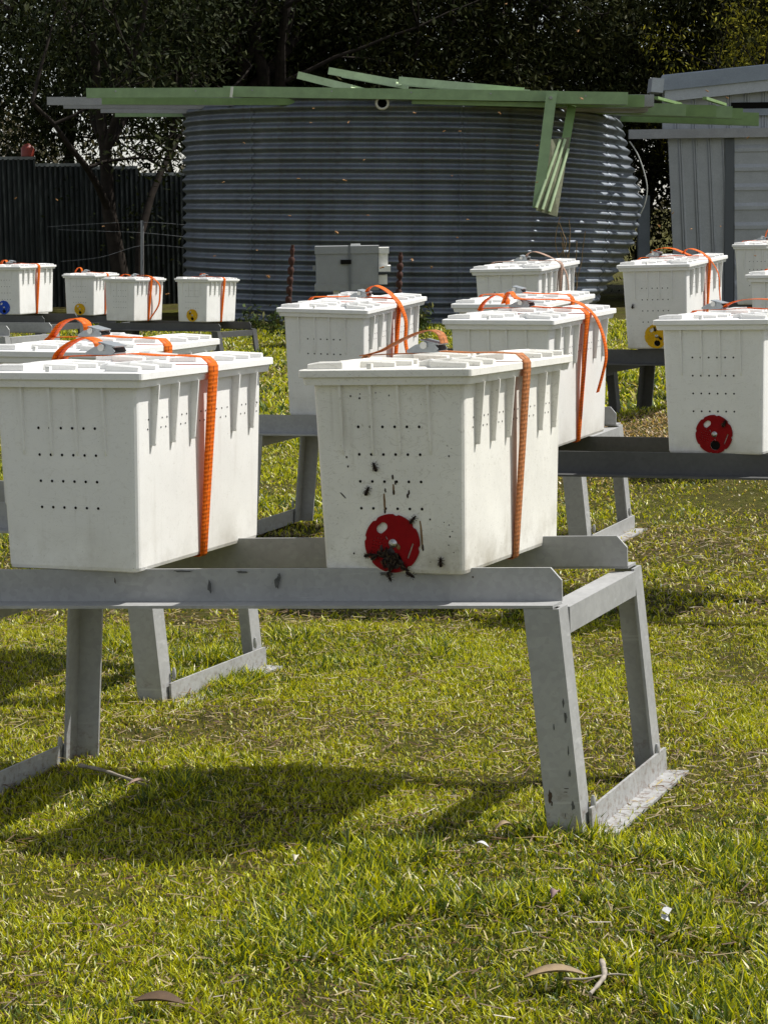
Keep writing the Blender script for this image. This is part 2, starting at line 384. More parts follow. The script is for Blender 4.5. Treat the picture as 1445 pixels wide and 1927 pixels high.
def grass_field(name, y0, y1, dens, hscale, wscale):
    x, y = scatter(y0, y1, dens)
    p1 = vnoise(x, y, 0.55); p2 = vnoise(x + 31, y - 17, 0.16); p3 = vnoise(x - 9, y + 5, 1.6)
    keep = rng.random(len(x)) < np.clip(1.75 * (0.6 * p1 + 0.55 * p2) - 0.18, 0.16, 1)
    brown = np.exp(-((x - 1.25) / 0.55) ** 4 - ((y - 10.75) / 0.75) ** 4)
    keep |= rng.random(len(x)) < 0.8 * brown
    x, y, p1, p2, p3, brown = (a[keep] for a in (x, y, p1, p2, p3, brown)); n = len(x)
    h = hscale * rng.uniform(0.45, 1.15, n) * (0.55 + 0.9 * p2 * p1 + 0.65 * (p1 > 0.70) * (p2 > 0.55))
    w = wscale * rng.uniform(0.55, 1.35, n) * (1 + 0.35 * (p1 > 0.70) * (p2 > 0.45))
    foot = [(x - 0.345) * math.cos(R(-11.5)) + (y - 4.548) * math.sin(R(-11.5)), -(x - 0.345) * math.sin(R(-11.5)) + (y - 4.548) * math.cos(R(-11.5))]
    fx_ = foot[0] - 0.18 * foot[1]; h[(fx_ > 0.035) & (fx_ < 0.105) & (foot[1] > 0.02) & (foot[1] < 0.5) & (rng.random(n) < 0.88)] *= 0.05
    lean = rng.beta(2.9, 1.3, n) * 0.97
    kind = rng.random(n)
    g1 = np.array([0.19, 0.235, 0.004]); g2 = np.array([0.58, 0.57, 0.010]); g3 = np.array([0.060, 0.095, 0.010]); straw = np.array([0.66, 0.56, 0.27]); br = np.array([0.20, 0.125, 0.06])
    col = np.empty((n, 3)); mixf = rng.random((n, 1))
    col[:] = g1 * mixf + g2 * (1 - mixf)
    a = kind < 0.16 + 0.25 * (p1 > 0.62); col[a] = g3 * (0.7 + 0.8 * mixf[a])
    dry = (kind > 0.80 - 0.30 * (p3 - 0.4) - 0.75 * np.maximum(0, 0.42 - p1)) | (rng.random(n) < 0.92 * brown)
    col[dry] = (straw * mixf[dry] + br * (1 - mixf[dry]))
    bz = dry & (rng.random(n) < 1.3 * brown); col[bz] = (np.array([0.62, 0.46, 0.27]) * mixf[bz] + np.array([0.34, 0.22, 0.12]) * (1 - mixf[bz]))
    pale = rng.random(n) < 0.03; col[pale] = np.array([0.80, 0.74, 0.50])
    lean[dry] = np.minimum(0.985, lean[dry] * 0.4 + 0.62); h[dry] *= 0.9
    return blades(name, x, y, h, w, lean, col)

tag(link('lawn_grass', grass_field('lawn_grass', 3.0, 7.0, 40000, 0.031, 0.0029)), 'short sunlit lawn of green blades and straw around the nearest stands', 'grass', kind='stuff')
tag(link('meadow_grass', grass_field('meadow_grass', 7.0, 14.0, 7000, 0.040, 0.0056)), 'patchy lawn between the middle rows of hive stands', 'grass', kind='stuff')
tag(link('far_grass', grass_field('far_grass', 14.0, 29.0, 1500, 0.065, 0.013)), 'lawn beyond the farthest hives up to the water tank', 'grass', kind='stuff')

def straw_litter():
    x, y = scatter(3.0, 9.0, 1500); n = len(x); z = ground_z(x, y) + rng.uniform(0.002, 0.022, n)
    L = rng.uniform(0.010, 0.045, n); w = rng.uniform(0.0012, 0.0028, n); a = rng.uniform(0, 2 * math.pi, n); t = rng.uniform(-0.25, 0.25, n)
    dx, dy, dz = np.cos(a) * L / 2, np.sin(a) * L / 2, t * L / 2
    px, py = -np.sin(a) * w / 2, np.cos(a) * w / 2
    V = np.stack([np.stack([x - dx - px, y - dy - py, z - dz], 1), np.stack([x + dx - px, y + dy - py, z + dz], 1), np.stack([x + dx + px, y + dy + py, z + dz + .001], 1), np.stack([x - dx + px, y - dy + py, z - dz + .001], 1)], 1).reshape(-1, 3)
    b = np.arange(n) * 4; F = np.stack([b, b + 1, b + 2, b + 3], 1)
    k = rng.random((n, 1)); k = k ** 2.0; col = np.array([0.50, 0.41, 0.21]) * k + np.array([0.11, 0.055, 0.028]) * (1 - k)
    return mesh_from_np('straw_litter', V, F, np.repeat(col, 4, 0), GRASS)
tag(link('straw_litter', straw_litter()), 'dry straw and grass clippings lying in the lawn', 'straw', kind='stuff')

# ------------------------------------------------------------------ water tank
TX, TY, TR = 0.34, 31.0, 2.98
TZ0, TZ1 = -0.25, PX(700, 181, 28.0).z
def tank_material():
    m, nt, b = mat('corrugated_zinc')
    co = tc(nt, 'Object', (1, 1, 0.25)); n1 = noise(nt, 2.4, 6, 0.65, co); n2 = noise(nt, 30, 4, 0.7, tc(nt)); n4 = noise(nt, 6, 5, 0.7, tc(nt, 'Object', (1.5, 1.5, 0.10)))
    r = ramp(nt, n1.outputs[0], [(0.3, (0.12, 0.135, 0.155)), (0.6, (0.19, 0.21, 0.235)), (0.8, (0.25, 0.265, 0.285))])
    c = mix(nt, 0.25, r.outputs[0], n2.outputs[1], 'SOFT_LIGHT')
    r4 = ramp(nt, n4.outputs[0], [(0.52, (0, 0, 0)), (0.72, (0.55, 0.55, 0.55))]); c = mix(nt, r4.outputs[0], c, (0.10, 0.085, 0.07))
    nt.links.new(c, b.inputs['Base Color']); b.inputs['Metallic'].default_value = 0.82; b.inputs['Roughness'].default_value = 0.55
    bump(nt, b, n2.outputs[0], 0.15, 0.004)
    return m
TANK = tank_material()
tank = thing('water_tank', 'huge round corrugated metal water tank, crumpled at its lower right', 'water tank', (TX, TY, 0), (0, R(1.2), 0))
def tank_r(th, z):
    # th measured from the side facing the lawn (-Y) toward +X
    f = (z - TZ0) / (TZ1 - TZ0)
    prof = np.interp(f, [0, 0.1, 0.25, 0.42, 0.6, 0.8, 1.0], [0.76, 0.83, 0.93, 1.02, 1.055, 1.005, 0.945])
    w = sstep(0.75, 1.5, th) * (1 - sstep(2.3, 3.0, th))
    dent = 0.018 * np.sin(th * 9 + 5 * f) * sstep(1.0, 1.5, th) * (1 - sstep(2.2, 2.9, th)) * (1 - 0.5 * f)
    return TR * (1 + w * (prof - 1) + dent)
NT, NR, NS = 180, 23, 7
zz = np.linspace(TZ0, TZ1, NR * NS + 1); th = np.linspace(-math.pi, math.pi, NT, endpoint=False)
V = []
for z in zz:
    ph = (z - TZ0) / (TZ1 - TZ0) * NR
    rr = tank_r(th, z) + 0.027 * math.cos(2 * math.pi * ph) + 0.006 * vnoise(th * 3, z + 0 * th, 0.5)
    V.append(np.stack([rr * np.sin(th), -rr * np.cos(th), np.full(NT, z) - 0.13 * sstep(0.3, 1.6, th) * (1 - sstep(2.3, 3.0, th)) * (z - TZ0) / (TZ1 - TZ0) + 0.022 * np.sin(th * 4 + z) * sstep(0.9, 1.6, th) * (1 - sstep(2.3, 3.0, th))], 1))
V = np.concatenate(V); nzr = len(zz)
I = np.arange((nzr - 1) * NT); i = I % NT; j = I // NT
F = np.stack([j * NT + i, j * NT + (i + 1) % NT, (j + 1) * NT + (i + 1) % NT, (j + 1) * NT + i], 1)
me = bpy.data.meshes.new('tank_wall'); me.from_pydata(V.tolist(), [], F.tolist()); me.polygons.foreach_set('use_smooth', [True] * len(F)); me.materials.append(TANK)
link('tank_wall', me, tank)
for t0 in (-0.72, 0.21, 1.02):
    mb = MB(); rings = []
    for k, z in enumerate(zz):
        ph = (z - TZ0) / (TZ1 - TZ0) * NR; row = []
        for dt, lift in ((-0.009, 0.001), (-0.008, 0.007), (0.008, 0.007), (0.009, 0.001)):
            a = t0 + dt; ta = np.array([a]); r_ = float(tank_r(ta, z)[0]) + 0.027 * math.cos(2 * math.pi * ph) + lift + 0.004
            zs = float((-0.13 * sstep(0.3, 1.6, ta) * (1 - sstep(2.3, 3.0, ta)) * (z - TZ0) / (TZ1 - TZ0) + 0.022 * np.sin(ta * 4 + z) * sstep(0.9, 1.6, ta))[0])
            row.append((r_ * math.sin(a), -r_ * math.cos(a), z + zs))
        rings.append(row)
    mb.loft(rings, False, True, False); mb.build('lap_seam', TANK, tank)
mb = MB(); mb.loft([[(0.985 * TR * math.sin(a) * k, -0.985 * TR * math.cos(a) * k, TZ1 - 0.03 + 0.10 * (1 - k)) for a in th] for k in (1.0, 0.02)], True, False)
mb.build('tank_roof', TANK, tank)
PVC = simple('pale_pipe', (0.55, 0.53, 0.46), 0.45, 0, 0.1, 30)
pp = PX(711, 196, 28.0) - Vector((TX, TY, 0))
mb = MB()
rings = [[(pp.x + r * math.cos(2 * math.pi * k / 20), pp.y + dy, pp.z + r * math.sin(2 * math.pi * k / 20)) for k in range(20)] for r, dy in ((0.068, 0.12), (0.068, -0.14), (0.083, -0.14), (0.088, -0.16), (0.083, -0.19), (0.066, -0.20), (0.058, -0.19), (0.056, 0.0))]
mb.loft(rings, False, True)
pipe = mb.build('overflow_pipe', PVC, tank)
mb = MB(); mb.loft([[(pp.x + 0.056 * math.cos(2 * math.pi * k / 20), pp.y - 0.02 + d, pp.z + 0.056 * math.sin(2 * math.pi * k / 20)) for k in range(20)] for d in (0, 0.01)])
mb.build('pipe_opening', BLACK, pipe)

# ------------------------------------------------------------------ green steel frames lying on the tank
def green_paint(name, col, seed):
    m, nt, b = mat(name); co = tc(nt, 'Object', loc=(seed, 0, 0))
    n1 = noise(nt, 5, 6, 0.7, co); n2 = noise(nt, 40, 5, 0.75, co)
    r = ramp(nt, n1.outputs[0], [(0.3, tuple(c * 0.72 for c in col)), (0.65, col)])
    r2 = ramp(nt, n2.outputs[0], [(0.66, (0, 0, 0)), (0.74, (1, 1, 1))])
    c = mix(nt, r2.outputs[0], r.outputs[0], (0.20, 0.19, 0.15))
    nt.links.new(c, b.inputs['Base Color']); b.inputs['Roughness'].default_value = 0.45; b.inputs['Specular IOR Level'].default_value = 0.4
    return m
GREEN = green_paint('faded_green_paint', (0.24, 0.35, 0.17), 0.0)
GREEN2 = green_paint('olive_green_paint', (0.20, 0.31, 0.115), 5.0)
GREY_BEAM = steel('bare_grey_steel', (0.33, 0.33, 0.33), (0.22, 0.22, 0.22), 0.2, 6.0, 0.25, 0.55)
def channel(a, b, h=0.115, w=0.06, t=0.006):
    """C-section beam from a to b, web facing the lawn (-Y), flanges pointing back"""
    a = Vector(a); b = Vector(b); d = (b - a); L = d.length; d.normalize()
    side = Vector((-d.y, d.x, 0)).normalized(); upv = side.cross(d) * -1
    if upv.z < 0: upv = -upv
    poly = [(0, -h / 2), (w, -h / 2), (w, -h / 2 + t), (t, -h / 2 + t), (t, h / 2 - t), (w, h / 2 - t), (w, h / 2), (0, h / 2)]
    m = MB(); m.prism(poly, lambda p, s: a + d * s + side * p[0] + upv * p[1], 0, L); return m
def beam(label, a, b, m, h=0.115, w=0.06, bolt=None):
    mid = (Vector(a) + Vector(b)) / 2
    o = channel(Vector(a) - mid, Vector(b) - mid, h, w).build('steel_beam', m, None, mid)
    L = (Vector(b) - Vector(a)).length; d = (Vector(b) - Vector(a)).normalized()
    if h > 0.11 and y_front(a):
        for q in np.arange(0.35, L, 0.95):
            mb = MB(); p = Vector(a) - mid + d * float(q); mb.tube([p + Vector((0, 0.003, 0.02)), p + Vector((0, -0.009, 0.02))], 0.011, 6); mb.build('bolt', GREY_BEAM, o)
    return tag(o, label, 'beam', 'steel beams stacked on the water tank')
def y_front(a): return a[1] < 27.9
def flat(u0, v0, u1, v1, y0, y1=None): return PX(u0, v0, y0), PX(u1, v1, y1 or y0)
beam('longest green beam along the front rim of the water tank', *flat(420, 172, 1050, 181, 27.72), GREEN, 0.125, 0.2)
beam('green beam end overlapping the left half of the long front beam', *flat(163, 175, 438, 174, 27.55), GREEN, 0.115)
beam('green beam continuing right of the hanging bracket on the tank', *flat(1046, 183, 1181, 185, 27.6), GREEN, 0.145, 0.3)
beam('darker green beam end just right of the front beam', *flat(900, 187, 1212, 190, 27.95), GREEN2, 0.145, 0.4)
beam('thin olive flange beam under the right part of the long front beam', *flat(775, 191, 1040, 198, 27.80), GREEN2, 0.055, 0.12)
beam('green beam just under the left end of the front beam', *flat(192, 190, 1020, 193, 28.4), GREEN2, 0.085)
beam('long grey beam sticking out farthest left under the green beams', *flat(89, 190, 700, 192, 29.0), GREY_BEAM, 0.10)
beam('thin grey beam second from the top at the left', *flat(120, 201, 600, 203, 29.6), GREY_BEAM, 0.045)
beam('weathered grey beam third from the top at the left', *flat(190, 208, 520, 210, 30.2), GREY_BEAM, 0.06)
beam('lowest pale beam at the left of the tank', *flat(217, 216, 480, 216, 31.0), GREEN, 0.055)
beam('grey beam tip poking out past the green front beam', *flat(1000, 190, 1230, 189, 28.3), GREY_BEAM, 0.145, 0.38)
beam('second grey beam tip below the first at the right', *flat(1000, 202, 1219, 203, 28.7), GREY_BEAM, 0.09, 0.48)
beam('green beam in the right overhang ending before the shed post', *flat(1000, 200, 1290, 207, 29.2), GREEN, 0.15, 0.2)
beam('second green beam of the right overhang', *flat(1000, 202, 1347, 209, 29.75), GREEN2, 0.15, 0.12)
beam('third green beam of the right overhang', *flat(1010, 203, 1377, 211, 30.3), GREEN, 0.15, 0.1)
beam('fourth green beam of the right overhang', *flat(1010, 204, 1397, 214, 30.9), GREEN2, 0.14, 0.1)
beam('green beam reaching farthest right in front of the shed', *flat(1010, 212, 1427, 224, 31.5), GREEN2, 0.17, 0.1)
beam('low olive beam along the bottom of the right overhang', *flat(1010, 220, 1427, 234, 32.2), GREEN, 0.05)
for k, (x, lab) in enumerate(((2.35, 'short cross piece below the beams nearest the hanging bracket'), (3.0, 'short cross piece below the beams, second from the bracket'), (3.75, 'short cross piece below the beams, third from the bracket'), (4.35, 'short cross piece below the beams at the far right'))):
    mb = MB(); mb.box((0, 0, 0), (0.05, 2.6, 0.035)); o = mb.build('cross_piece', GREEN2, None, (x, 29.9, TZ1 + 0.0 - 0.012 * k)); o.rotation_euler = (R(0.6), 0, R(-14))
    tag(o, lab, 'beam', 'cross pieces under the right overhang')
mb = MB(); c_ = PX(436, 173, 27.52); mb.box((0, 0, 0), (0.03, 0.02, 0.125), Matrix.Rotation(R(8), 3, 'Y')); tag(mb.build('end_plate', simple('pale_cut_end', (0.62, 0.63, 0.55), 0.5), None, c_), 'pale cut end plate where two front beams meet on the tank', 'plate')
# ladders lying on top
def ladder(label, a, b, width, rungs, m, tilt=0):
    a = Vector(a); b = Vector(b); t = thing('ladder_frame', label, 'ladder frame', a, group='light green ladder frames on the tank')
    d = (b - a); L = d.length; d.normalize(); back = Vector((0.18, 1, 0.0)).normalized(); back = (back - d * back.dot(d)).normalized()
    n = d.cross(back).normalized()
    for k in (0, 1):
        mb = MB(); o0 = back * (width * k)
        poly = [(-0.045, 0), (0.045, 0), (0.045, 0.006), (-0.039, 0.006), (-0.039, 0.05), (-0.045, 0.05)]
        mb.prism(poly, lambda p, s: o0 + d * s - n * p[0] + back * p[1], 0, L); mb.build('side_rail', m, t)
    for k in range(rungs):
        s = L * (k + 0.5) / rungs; mb = MB(); mb.tube([d * s + back * 0.01, d * s + back * (width - 0.0)], 0.022, 8); mb.build('rung', m, t)
    return t
LGREEN = green_paint('pale_green_paint', (0.46, 0.58, 0.34), 9.0)
ladder('pale green ladder frame tilted up at its left end on top of the tank', PX(560, 141, 28.6), PX(660, 166, 28.4), 0.55, 3, LGREEN)
ladder('pale green ladder frame lying behind the tilted one and sloping right', PX(618, 133, 29.3), PX(745, 156, 29.0), 0.5, 4, LGREEN)
ladder('long pale green ladder frame lying flat toward the bracket', PX(750, 151, 28.6), PX(985, 172, 28.3), 0.5, 6, LGREEN)
# hanging bracket
br = thing('hanging_bracket', 'green angle bracket with a plate drawn with lit stripes hanging down in front of the tank', 'bracket', PX(1045, 178, 27.5))
o0 = br.location
def strut(u0, v0, u1, v1, y0, y1, w, name, m):
    a = PX(u0, v0, y0) - o0; b = PX(u1, v1, y1) - o0
    mb = MB(); d = (b - a).normalized(); s = d.cross(Vector((0, 1, 0))).normalized(); L = (b - a).length; bk = s.cross(d).normalized()
    mb.prism([(-w / 2, 0), (w / 2, 0), (w / 2, 0.05), (w / 2 - 0.008, 0.05), (w / 2 - 0.008, 0.008), (-w / 2, 0.008)], lambda p, t: a + d * t + s * p[0] + bk * p[1] * (1 if bk.y > 0 else -1), 0, L)
    return mb.build(name, m, br)
s1 = strut(1038, 172, 1011, 392, 27.48, 27.25, 0.125, 'strut', GREEN)
s2 = strut(1076, 198, 1058, 300, 27.9, 27.6, 0.105, 'strut', GREEN2)
mb = MB(); mb.tube([PX(1036, 184, 27.47) - o0, PX(1036, 184, 27.44) - o0], 0.02, 8); mb.build('bolt', GREY_BEAM, s1)
q = [PX(1036, 262, 27.5) - o0, PX(1072, 258, 27.6) - o0, PX(1048, 408, 27.2) - o0, PX(1008, 396, 27.2) - o0]
mb = MB(); off = Vector((0, 0.02, 0)); mb.add(q + [p + off for p in q], [(0, 1, 2, 3), (7, 6, 5, 4), (0, 4, 5, 1), (1, 5, 6, 2), (2, 6, 7, 3), (3, 7, 4, 0)])
plate = mb.build('plate', simple('weathered_olive', (0.13, 0.135, 0.07), 0.6, 0, 0.3, 18), br)
for f0, f1 in ((0.25, 0.0), (0.62, 0.3), (0.98, 0.62)):
    a = q[0].lerp(q[1], f0 * 0.7 + 0.3) + Vector((0, -0.02, -0.02)); b = q[3].lerp(q[2], f1) + Vector((0, -0.02, 0.03))
    if f0 > 0.9: a = q[1].lerp(q[2], 0.15) + Vector((0, -0.02, 0))
    mb = MB(); mb.tube([a, b], 0.019, 6); mb.build('lit_stripe', LGREEN, br)  # lit stripes on the plate put in as pale bars

# ------------------------------------------------------------------ fence, shed
def fence_material():
    m, nt, b = mat('dark_green_sheet')
    n1 = noise(nt, 5, 6, 0.7, tc(nt, 'Object', (3.0, 3.0, 0.25))); n2 = noise(nt, 1.3, 4, 0.6, tc(nt))
    r = ramp(nt, n1.outputs[0], [(0.35, (0.008, 0.011, 0.011)), (0.55, (0.026, 0.034, 0.032)), (0.74, (0.12, 0.14, 0.125))])
    r2 = ramp(nt, n2.outputs[0], [(0.35, (0.35, 0.35, 0.35)), (0.65, (1, 1, 1))])
    nt.links.new(mix(nt, 1.0, r.outputs[0], r2.outputs[0], 'MULTIPLY'), b.inputs['Base Color']); b.inputs['Roughness'].default_value = 0.5
    return m
FENCE = fence_material()
fence = thing('sheet_fence', 'dark green corrugated metal fence behind the trees at the left', 'fence', (0, 0, 0))
fa, fb = Vector((-8.2, 33.9, 0)), Vector((-0.8, 37.2, 0)); fd = (fb - fa); fL = fd.length; fd.normalize(); fnrm = Vector((fd.y, -fd.x, 0))
npan = 10; pw = fL / npan
for k in range(npan):
    mb = MB(); prof = []
    nr = 10; rp = pw / nr
    for r_ in range(nr):
        for q0, d0 in ((0, 0), (0.3, 0), (0.48, 0.042), (0.82, 0.042)): prof.append((r_ * rp + q0 * rp, d0))
    prof.append((pw - 0.012, 0))
    top = 2.30 - 0.075 * k + (0.03 if k % 2 else 0)
    base = fa + fd * (pw * k)
    ring = lambda z: [base + fd * s + fnrm * d0 + Vector((0, 0, z)) for s, d0 in prof]
    r1, r2 = ring(-0.3), ring(top); n = len(prof)
    mb.add(r1 + r2, [(i, i + 1, n + i + 1, n + i) for i in range(n - 1)])
    mb.build('fence_panel', FENCE, fence)
    mb = MB(); rot = Matrix.Rotation(math.atan2(fd.y, fd.x), 3, 'Z'); mb.box(base + fd * (pw / 2) + Vector((0, 0, top + 0.012)), (pw - 0.01, 0.07, 0.05), rot); mb.build('top_rail', steel('fence_cap%d' % k, (0.22, 0.24, 0.23), (0.1, 0.1, 0.1), 0.2, k, 0.3) if k == 0 else bpy.data.materials['fence_cap0'], fence)
    mb = MB(); mb.box(base - fnrm * 0.06 + Vector((0, 0, 0.85)), (0.07, 0.05, 2.2), rot); mb.build('fence_post', FENCE, fence)
RED = simple('red_plastic', (0.20, 0.02, 0.006), 0.5, 0, 0.2, 20)
p = PX(53, 292, 34.6); mb = MB(); mb.tube([p + Vector((0, 0, -0.02)), p + Vector((0, 0, 0.1)), p + Vector((0.01, 0, 0.15)), p + Vector((0.01, 0, 0.17))], [0.10, 0.10, 0.06, 0.02], 12)
tag(mb.build('fence_cap', RED), 'small red rounded cap sitting on the fence top at the left', 'cap')
# wire fence: post and wires
WIRE = simple('grey_wire', (0.30, 0.31, 0.32), 0.5, 0.5)
wf = thing('wire_fence', 'thin grey steel post carrying loose wires in front of the dark fence', 'wire fence', PX(268, 520, 33.0))
o0 = wf.location
mb = MB(); mb.tube([PX(268, 540, 33) - o0, PX(268, 415, 33) - o0], 0.024, 8); mb.build('post', WIRE, wf)
for us in (((90, 427), (180, 421), (268, 418), (350, 423)), ((110, 432), (190, 435), (268, 438), (350, 446)), ((115, 492), (190, 484), (268, 462), (350, 466))):
    mb = MB(); mb.tube(catmull([PX(u, v, 33.05) - o0 for u, v in us], 5), 0.0032, 4); mb.build('wire', WIRE, wf)

SHEDW = steel('grey_shed_sheet', (0.41, 0.425, 0.44), (0.32, 0.33, 0.345), 0.1, 8.0, 0.2, 0.55)
SHEDB = steel('blue_grey_trim', (0.24, 0.27, 0.31), (0.18, 0.20, 0.235), 0.1, 9.5, 0.2, 0.55)
SY = 33.5
shed = thing('tin_shed', 'grey sheet metal shed behind the hives at the right', 'shed', PX(1400, 600, SY))
o0 = shed.location
def sbox(u0, v0, u1, v1, y, depth, name, m, skew=0, par=None):
    """board whose face towards the lawn spans the measured corners, with real thickness"""
    a = PX(u0, v0, y); b = PX(u1, v1, y)
    vs = [Vector((a.x, y, b.z)), Vector((b.x, y, b.z + skew)), Vector((b.x, y, a.z + skew)), Vector((a.x, y, a.z))]
    vs = [p - o0 for p in vs]; bk = [p + Vector((0, depth, 0)) for p in vs]
    mb = MB(); mb.add(vs + bk, [(0, 1, 2, 3), (7, 6, 5, 4), (0, 4, 5, 1), (1, 5, 6, 2), (2, 6, 7, 3), (3, 7, 4, 0)])
    return mb.build(name, m, par or shed)
def ribbed(u0, u1, v0, v1, y, n, name, m, lean=0.0):
    a = PX(u0, v0, y); b = PX(u1, v1, y); w = (b.x - a.x) / n; prof = []
    for k in range(n):
        for q0, d0 in ((0.0, 0), (0.62, 0), (0.70, 0.022), (0.76, 0.022), (0.80, 0.006), (0.84, 0.022), (0.90, 0.022), (0.98, 0)): prof.append((a.x + (k + q0) * w, d0))
    prof.append((b.x, 0)); mb = MB(); N = len(prof)
    f = [Vector((x + lean, y - d, b.z)) - o0 for x, d in prof] + [Vector((x, y - d, a.z)) - o0 for x, d in prof]
    bk = [p + Vector((0, 0.02 + 0.022, 0)) for p in f]
    mb.add(f, [(i, i + 1, N + i + 1, N + i) for i in range(N - 1)])
    for side in (0, N - 1): mb.add([f[side], f[N + side], bk[N + side], bk[side]], [(0, 1, 2, 3)])
    return mb.build(name, m, shed)
ribbed(1256, 1364, 250, 640, SY, 4, 'wall_sheet', SHEDW, lean=0.14)
sbox(1364, 250, 1379, 640, SY - 0.04, 0.09, 'corner_post', simple('dark_slate', (0.10, 0.11, 0.12), 0.6), 0)
vv = 246.0
for k in range(11):
    a = PX(1381, vv + 1.5, SY - 0.02); b = PX(1640, vv + 36, SY - 0.02)
    mb = MB(); poly = [(-0.03, b.z), (-0.03, b.z + 0.05), (-0.008, b.z + 0.10), (-0.012, a.z), (0.02, a.z), (0.02, b.z)]
    mb.prism([(p[0], p[1]) for p in poly], lambda p, t: Vector((t, SY - 0.02 + p[0], p[1])) - o0, a.x, b.x); mb.build('siding_board', SHEDW, shed)
    vv += 36.4
sbox(1183, 244, 1640, 255, SY - 0.16, 0.1, 'header_rail', GREY_BEAM)
ribbed(1246, 1640, 172, 246, SY + 0.02, 12, 'upper_sheet', SHEDW)
sbox(1375, 193, 1640, 204, SY - 0.035, 0.02, 'vent_gap', BLACK)
sbox(1375, 205, 1640, 214, SY - 0.06, 0.07, 'sill_board', SHEDB)
sbox(1245, 143, 1640, 165, SY - 0.25, 0.06, 'fascia_board', SHEDB, 0.27)
sbox(1250, 166, 1640, 186, SY - 0.21, 0.05, 'fascia_board', SHEDW, 0.27)
gb = PX(1233, 162, SY - 0.2) - o0; mb = MB(); mb.box(gb, (0.17, 0.5, 0.20), Matrix.Rotation(R(6), 3, 'Y')); mb.build('gutter_end', SHEDW, shed)
a = PX(1246, 141, SY - 0.2) - o0; b = PX(1640, 100, SY - 0.2) - o0
mb = MB(); mb.add([a, b, b + Vector((0, 4, -0.5)), a + Vector((0, 4, -0.5)), a + Vector((0, 0, -.03)), b + Vector((0, 0, -.03)), b + Vector((0, 4, -0.53)), a + Vector((0, 4, -0.53))], [(0, 1, 2, 3), (7, 6, 5, 4), (0, 4, 5, 1), (1, 5, 6, 2), (2, 6, 7, 3), (3, 7, 4, 0)]); mb.build('roof', SHEDB, shed)
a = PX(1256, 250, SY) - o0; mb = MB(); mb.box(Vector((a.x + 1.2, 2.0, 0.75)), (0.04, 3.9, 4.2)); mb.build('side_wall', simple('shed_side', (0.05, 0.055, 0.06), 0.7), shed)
# blue-grey post and looped wire right of the tank
p = PX(1210, 560, 34.2); mb = MB(); mb.box((0, 0, 0), (0.17, 0.17, 2.0)); mb.box((0, 0, -0.1), (0.176, 0.176, 0.02)); mb.box((0, 0, 0.35), (0.176, 0.176, 0.02))
tag(mb.build('concrete_post', SHEDB, None, Vector((p.x, 34.2, PX(1210, 368, 34.2).z - 1.0))), 'short blue grey post standing between the tank and the shed', 'post')
mb = MB(); mb.tube(catmull([PX(u, v, 32.2) for u, v in ((1184, 266), (1200, 292), (1213, 330), (1217, 358), (1212, 385), (1203, 405))], 5), 0.009, 5)
tag(mb.build('hanging_wire', simple('pale_wire', (0.6, 0.6, 0.55), 0.4, 0.3)), 'thin pale wire curving down from the beams right of the tank', 'wire')

# ------------------------------------------------------------------ rusty pickets, wooden hive, weeds in front of the tank
RUST = simple('rust', (0.055, 0.020, 0.012), 0.9, 0.1, 0.4, 50)
def picket(u, v0, v1, y, label, lean):
    a = PX(u, v0, y); b = PX(u + lean, v1, y); mb = MB(); n = 7
    for k in range(n):
        p0 = b.lerp(a, k / n); p1 = b.lerp(a, (k + 0.8) / n); w = 0.036 if k < n - 1 else 0.026
        mb.tube([p0, p0.lerp(p1, 0.35), p0.lerp(p1, 0.75), p1], [w * 0.75, w, w, w * 0.6], 8)
    mb.tube([b - Vector((0, 0, 0.25)), a], 0.02, 6)
    return tag(mb.build('rusty_picket', RUST), label, 'post', 'rusty knobbed pickets before the tank')
picket(551, 461, 590, 25.5, 'rusty knobbed picket left of the grey box hive', -10)
picket(754, 475, 590, 25.3, 'rusty knobbed picket right of the grey box hive', -6)

BXY = 24.0
bx = thing('wooden_hive', 'grey wooden box hive with a strap, standing before the tank', 'beehive', PX(650, 546, BXY))
o0 = bx.location
def hbox(u0, v0, u1, v1, y, d, name, m, par=None):
    a = PX(u0, v0, y); b = PX(u1, v1, y); mb = MB(); c = Vector(((a.x + b.x) / 2, y + d / 2, (a.z + b.z) / 2)) - o0
    mb.box(c, (b.x - a.x, d, a.z - b.z)); return mb.build(name, m, par or bx)
LIGHTW = simple('sunlit_pale_wood', (0.72, 0.71, 0.66), 0.55, 0, 0.08, 25)  # paler wood; sunlight on the hive's right side is put into this colour
hbox(594, 477, 712, 535, BXY, 0.42, 'brood_box', HIVEWOOD)
hbox(592, 464, 713, 476.5, BXY - 0.015, 0.45, 'hive_lid', HIVEWOOD)
hbox(592, 535.3, 713, 546, BXY - 0.01, 0.44, 'bottom_board', HIVEWOOD)
hbox(712.3, 466, 732, 477, BXY + 0.02, 0.4, 'end_lid', LIGHTW)
hbox(712.3, 477.5, 730, 500, BXY + 0.04, 0.36, 'end_box', LIGHTW)
hbox(712.5, 500.5, 735, 511, BXY - 0.02, 0.44, 'landing_board', LIGHTW)
hbox(712.3, 518, 729, 535, BXY + 0.04, 0.36, 'end_box', LIGHTW)
hbox(655, 462, 660.5, 546, BXY - 0.022, 0.006, 'strap', simple('grey_strap', (0.13, 0.14, 0.145), 0.6))
hb = hbox(641, 489, 661, 497, BXY - 0.03, 0.03, 'hand_hold', BLACK)
hbox(588.5, 500, 593.8, 509, BXY + 0.1, 0.1, 'side_cleat', HIVEWOOD)
hbox(660, 459, 678, 464, BXY + 0.15, 0.07, 'lid_bracket', LIGHTW)
hbox(627, 546.3, 640, 575, BXY + 0.05, 0.1, 'foot', LIGHTW); hbox(686, 546.3, 694, 575, BXY + 0.05, 0.1, 'foot', LIGHTW)
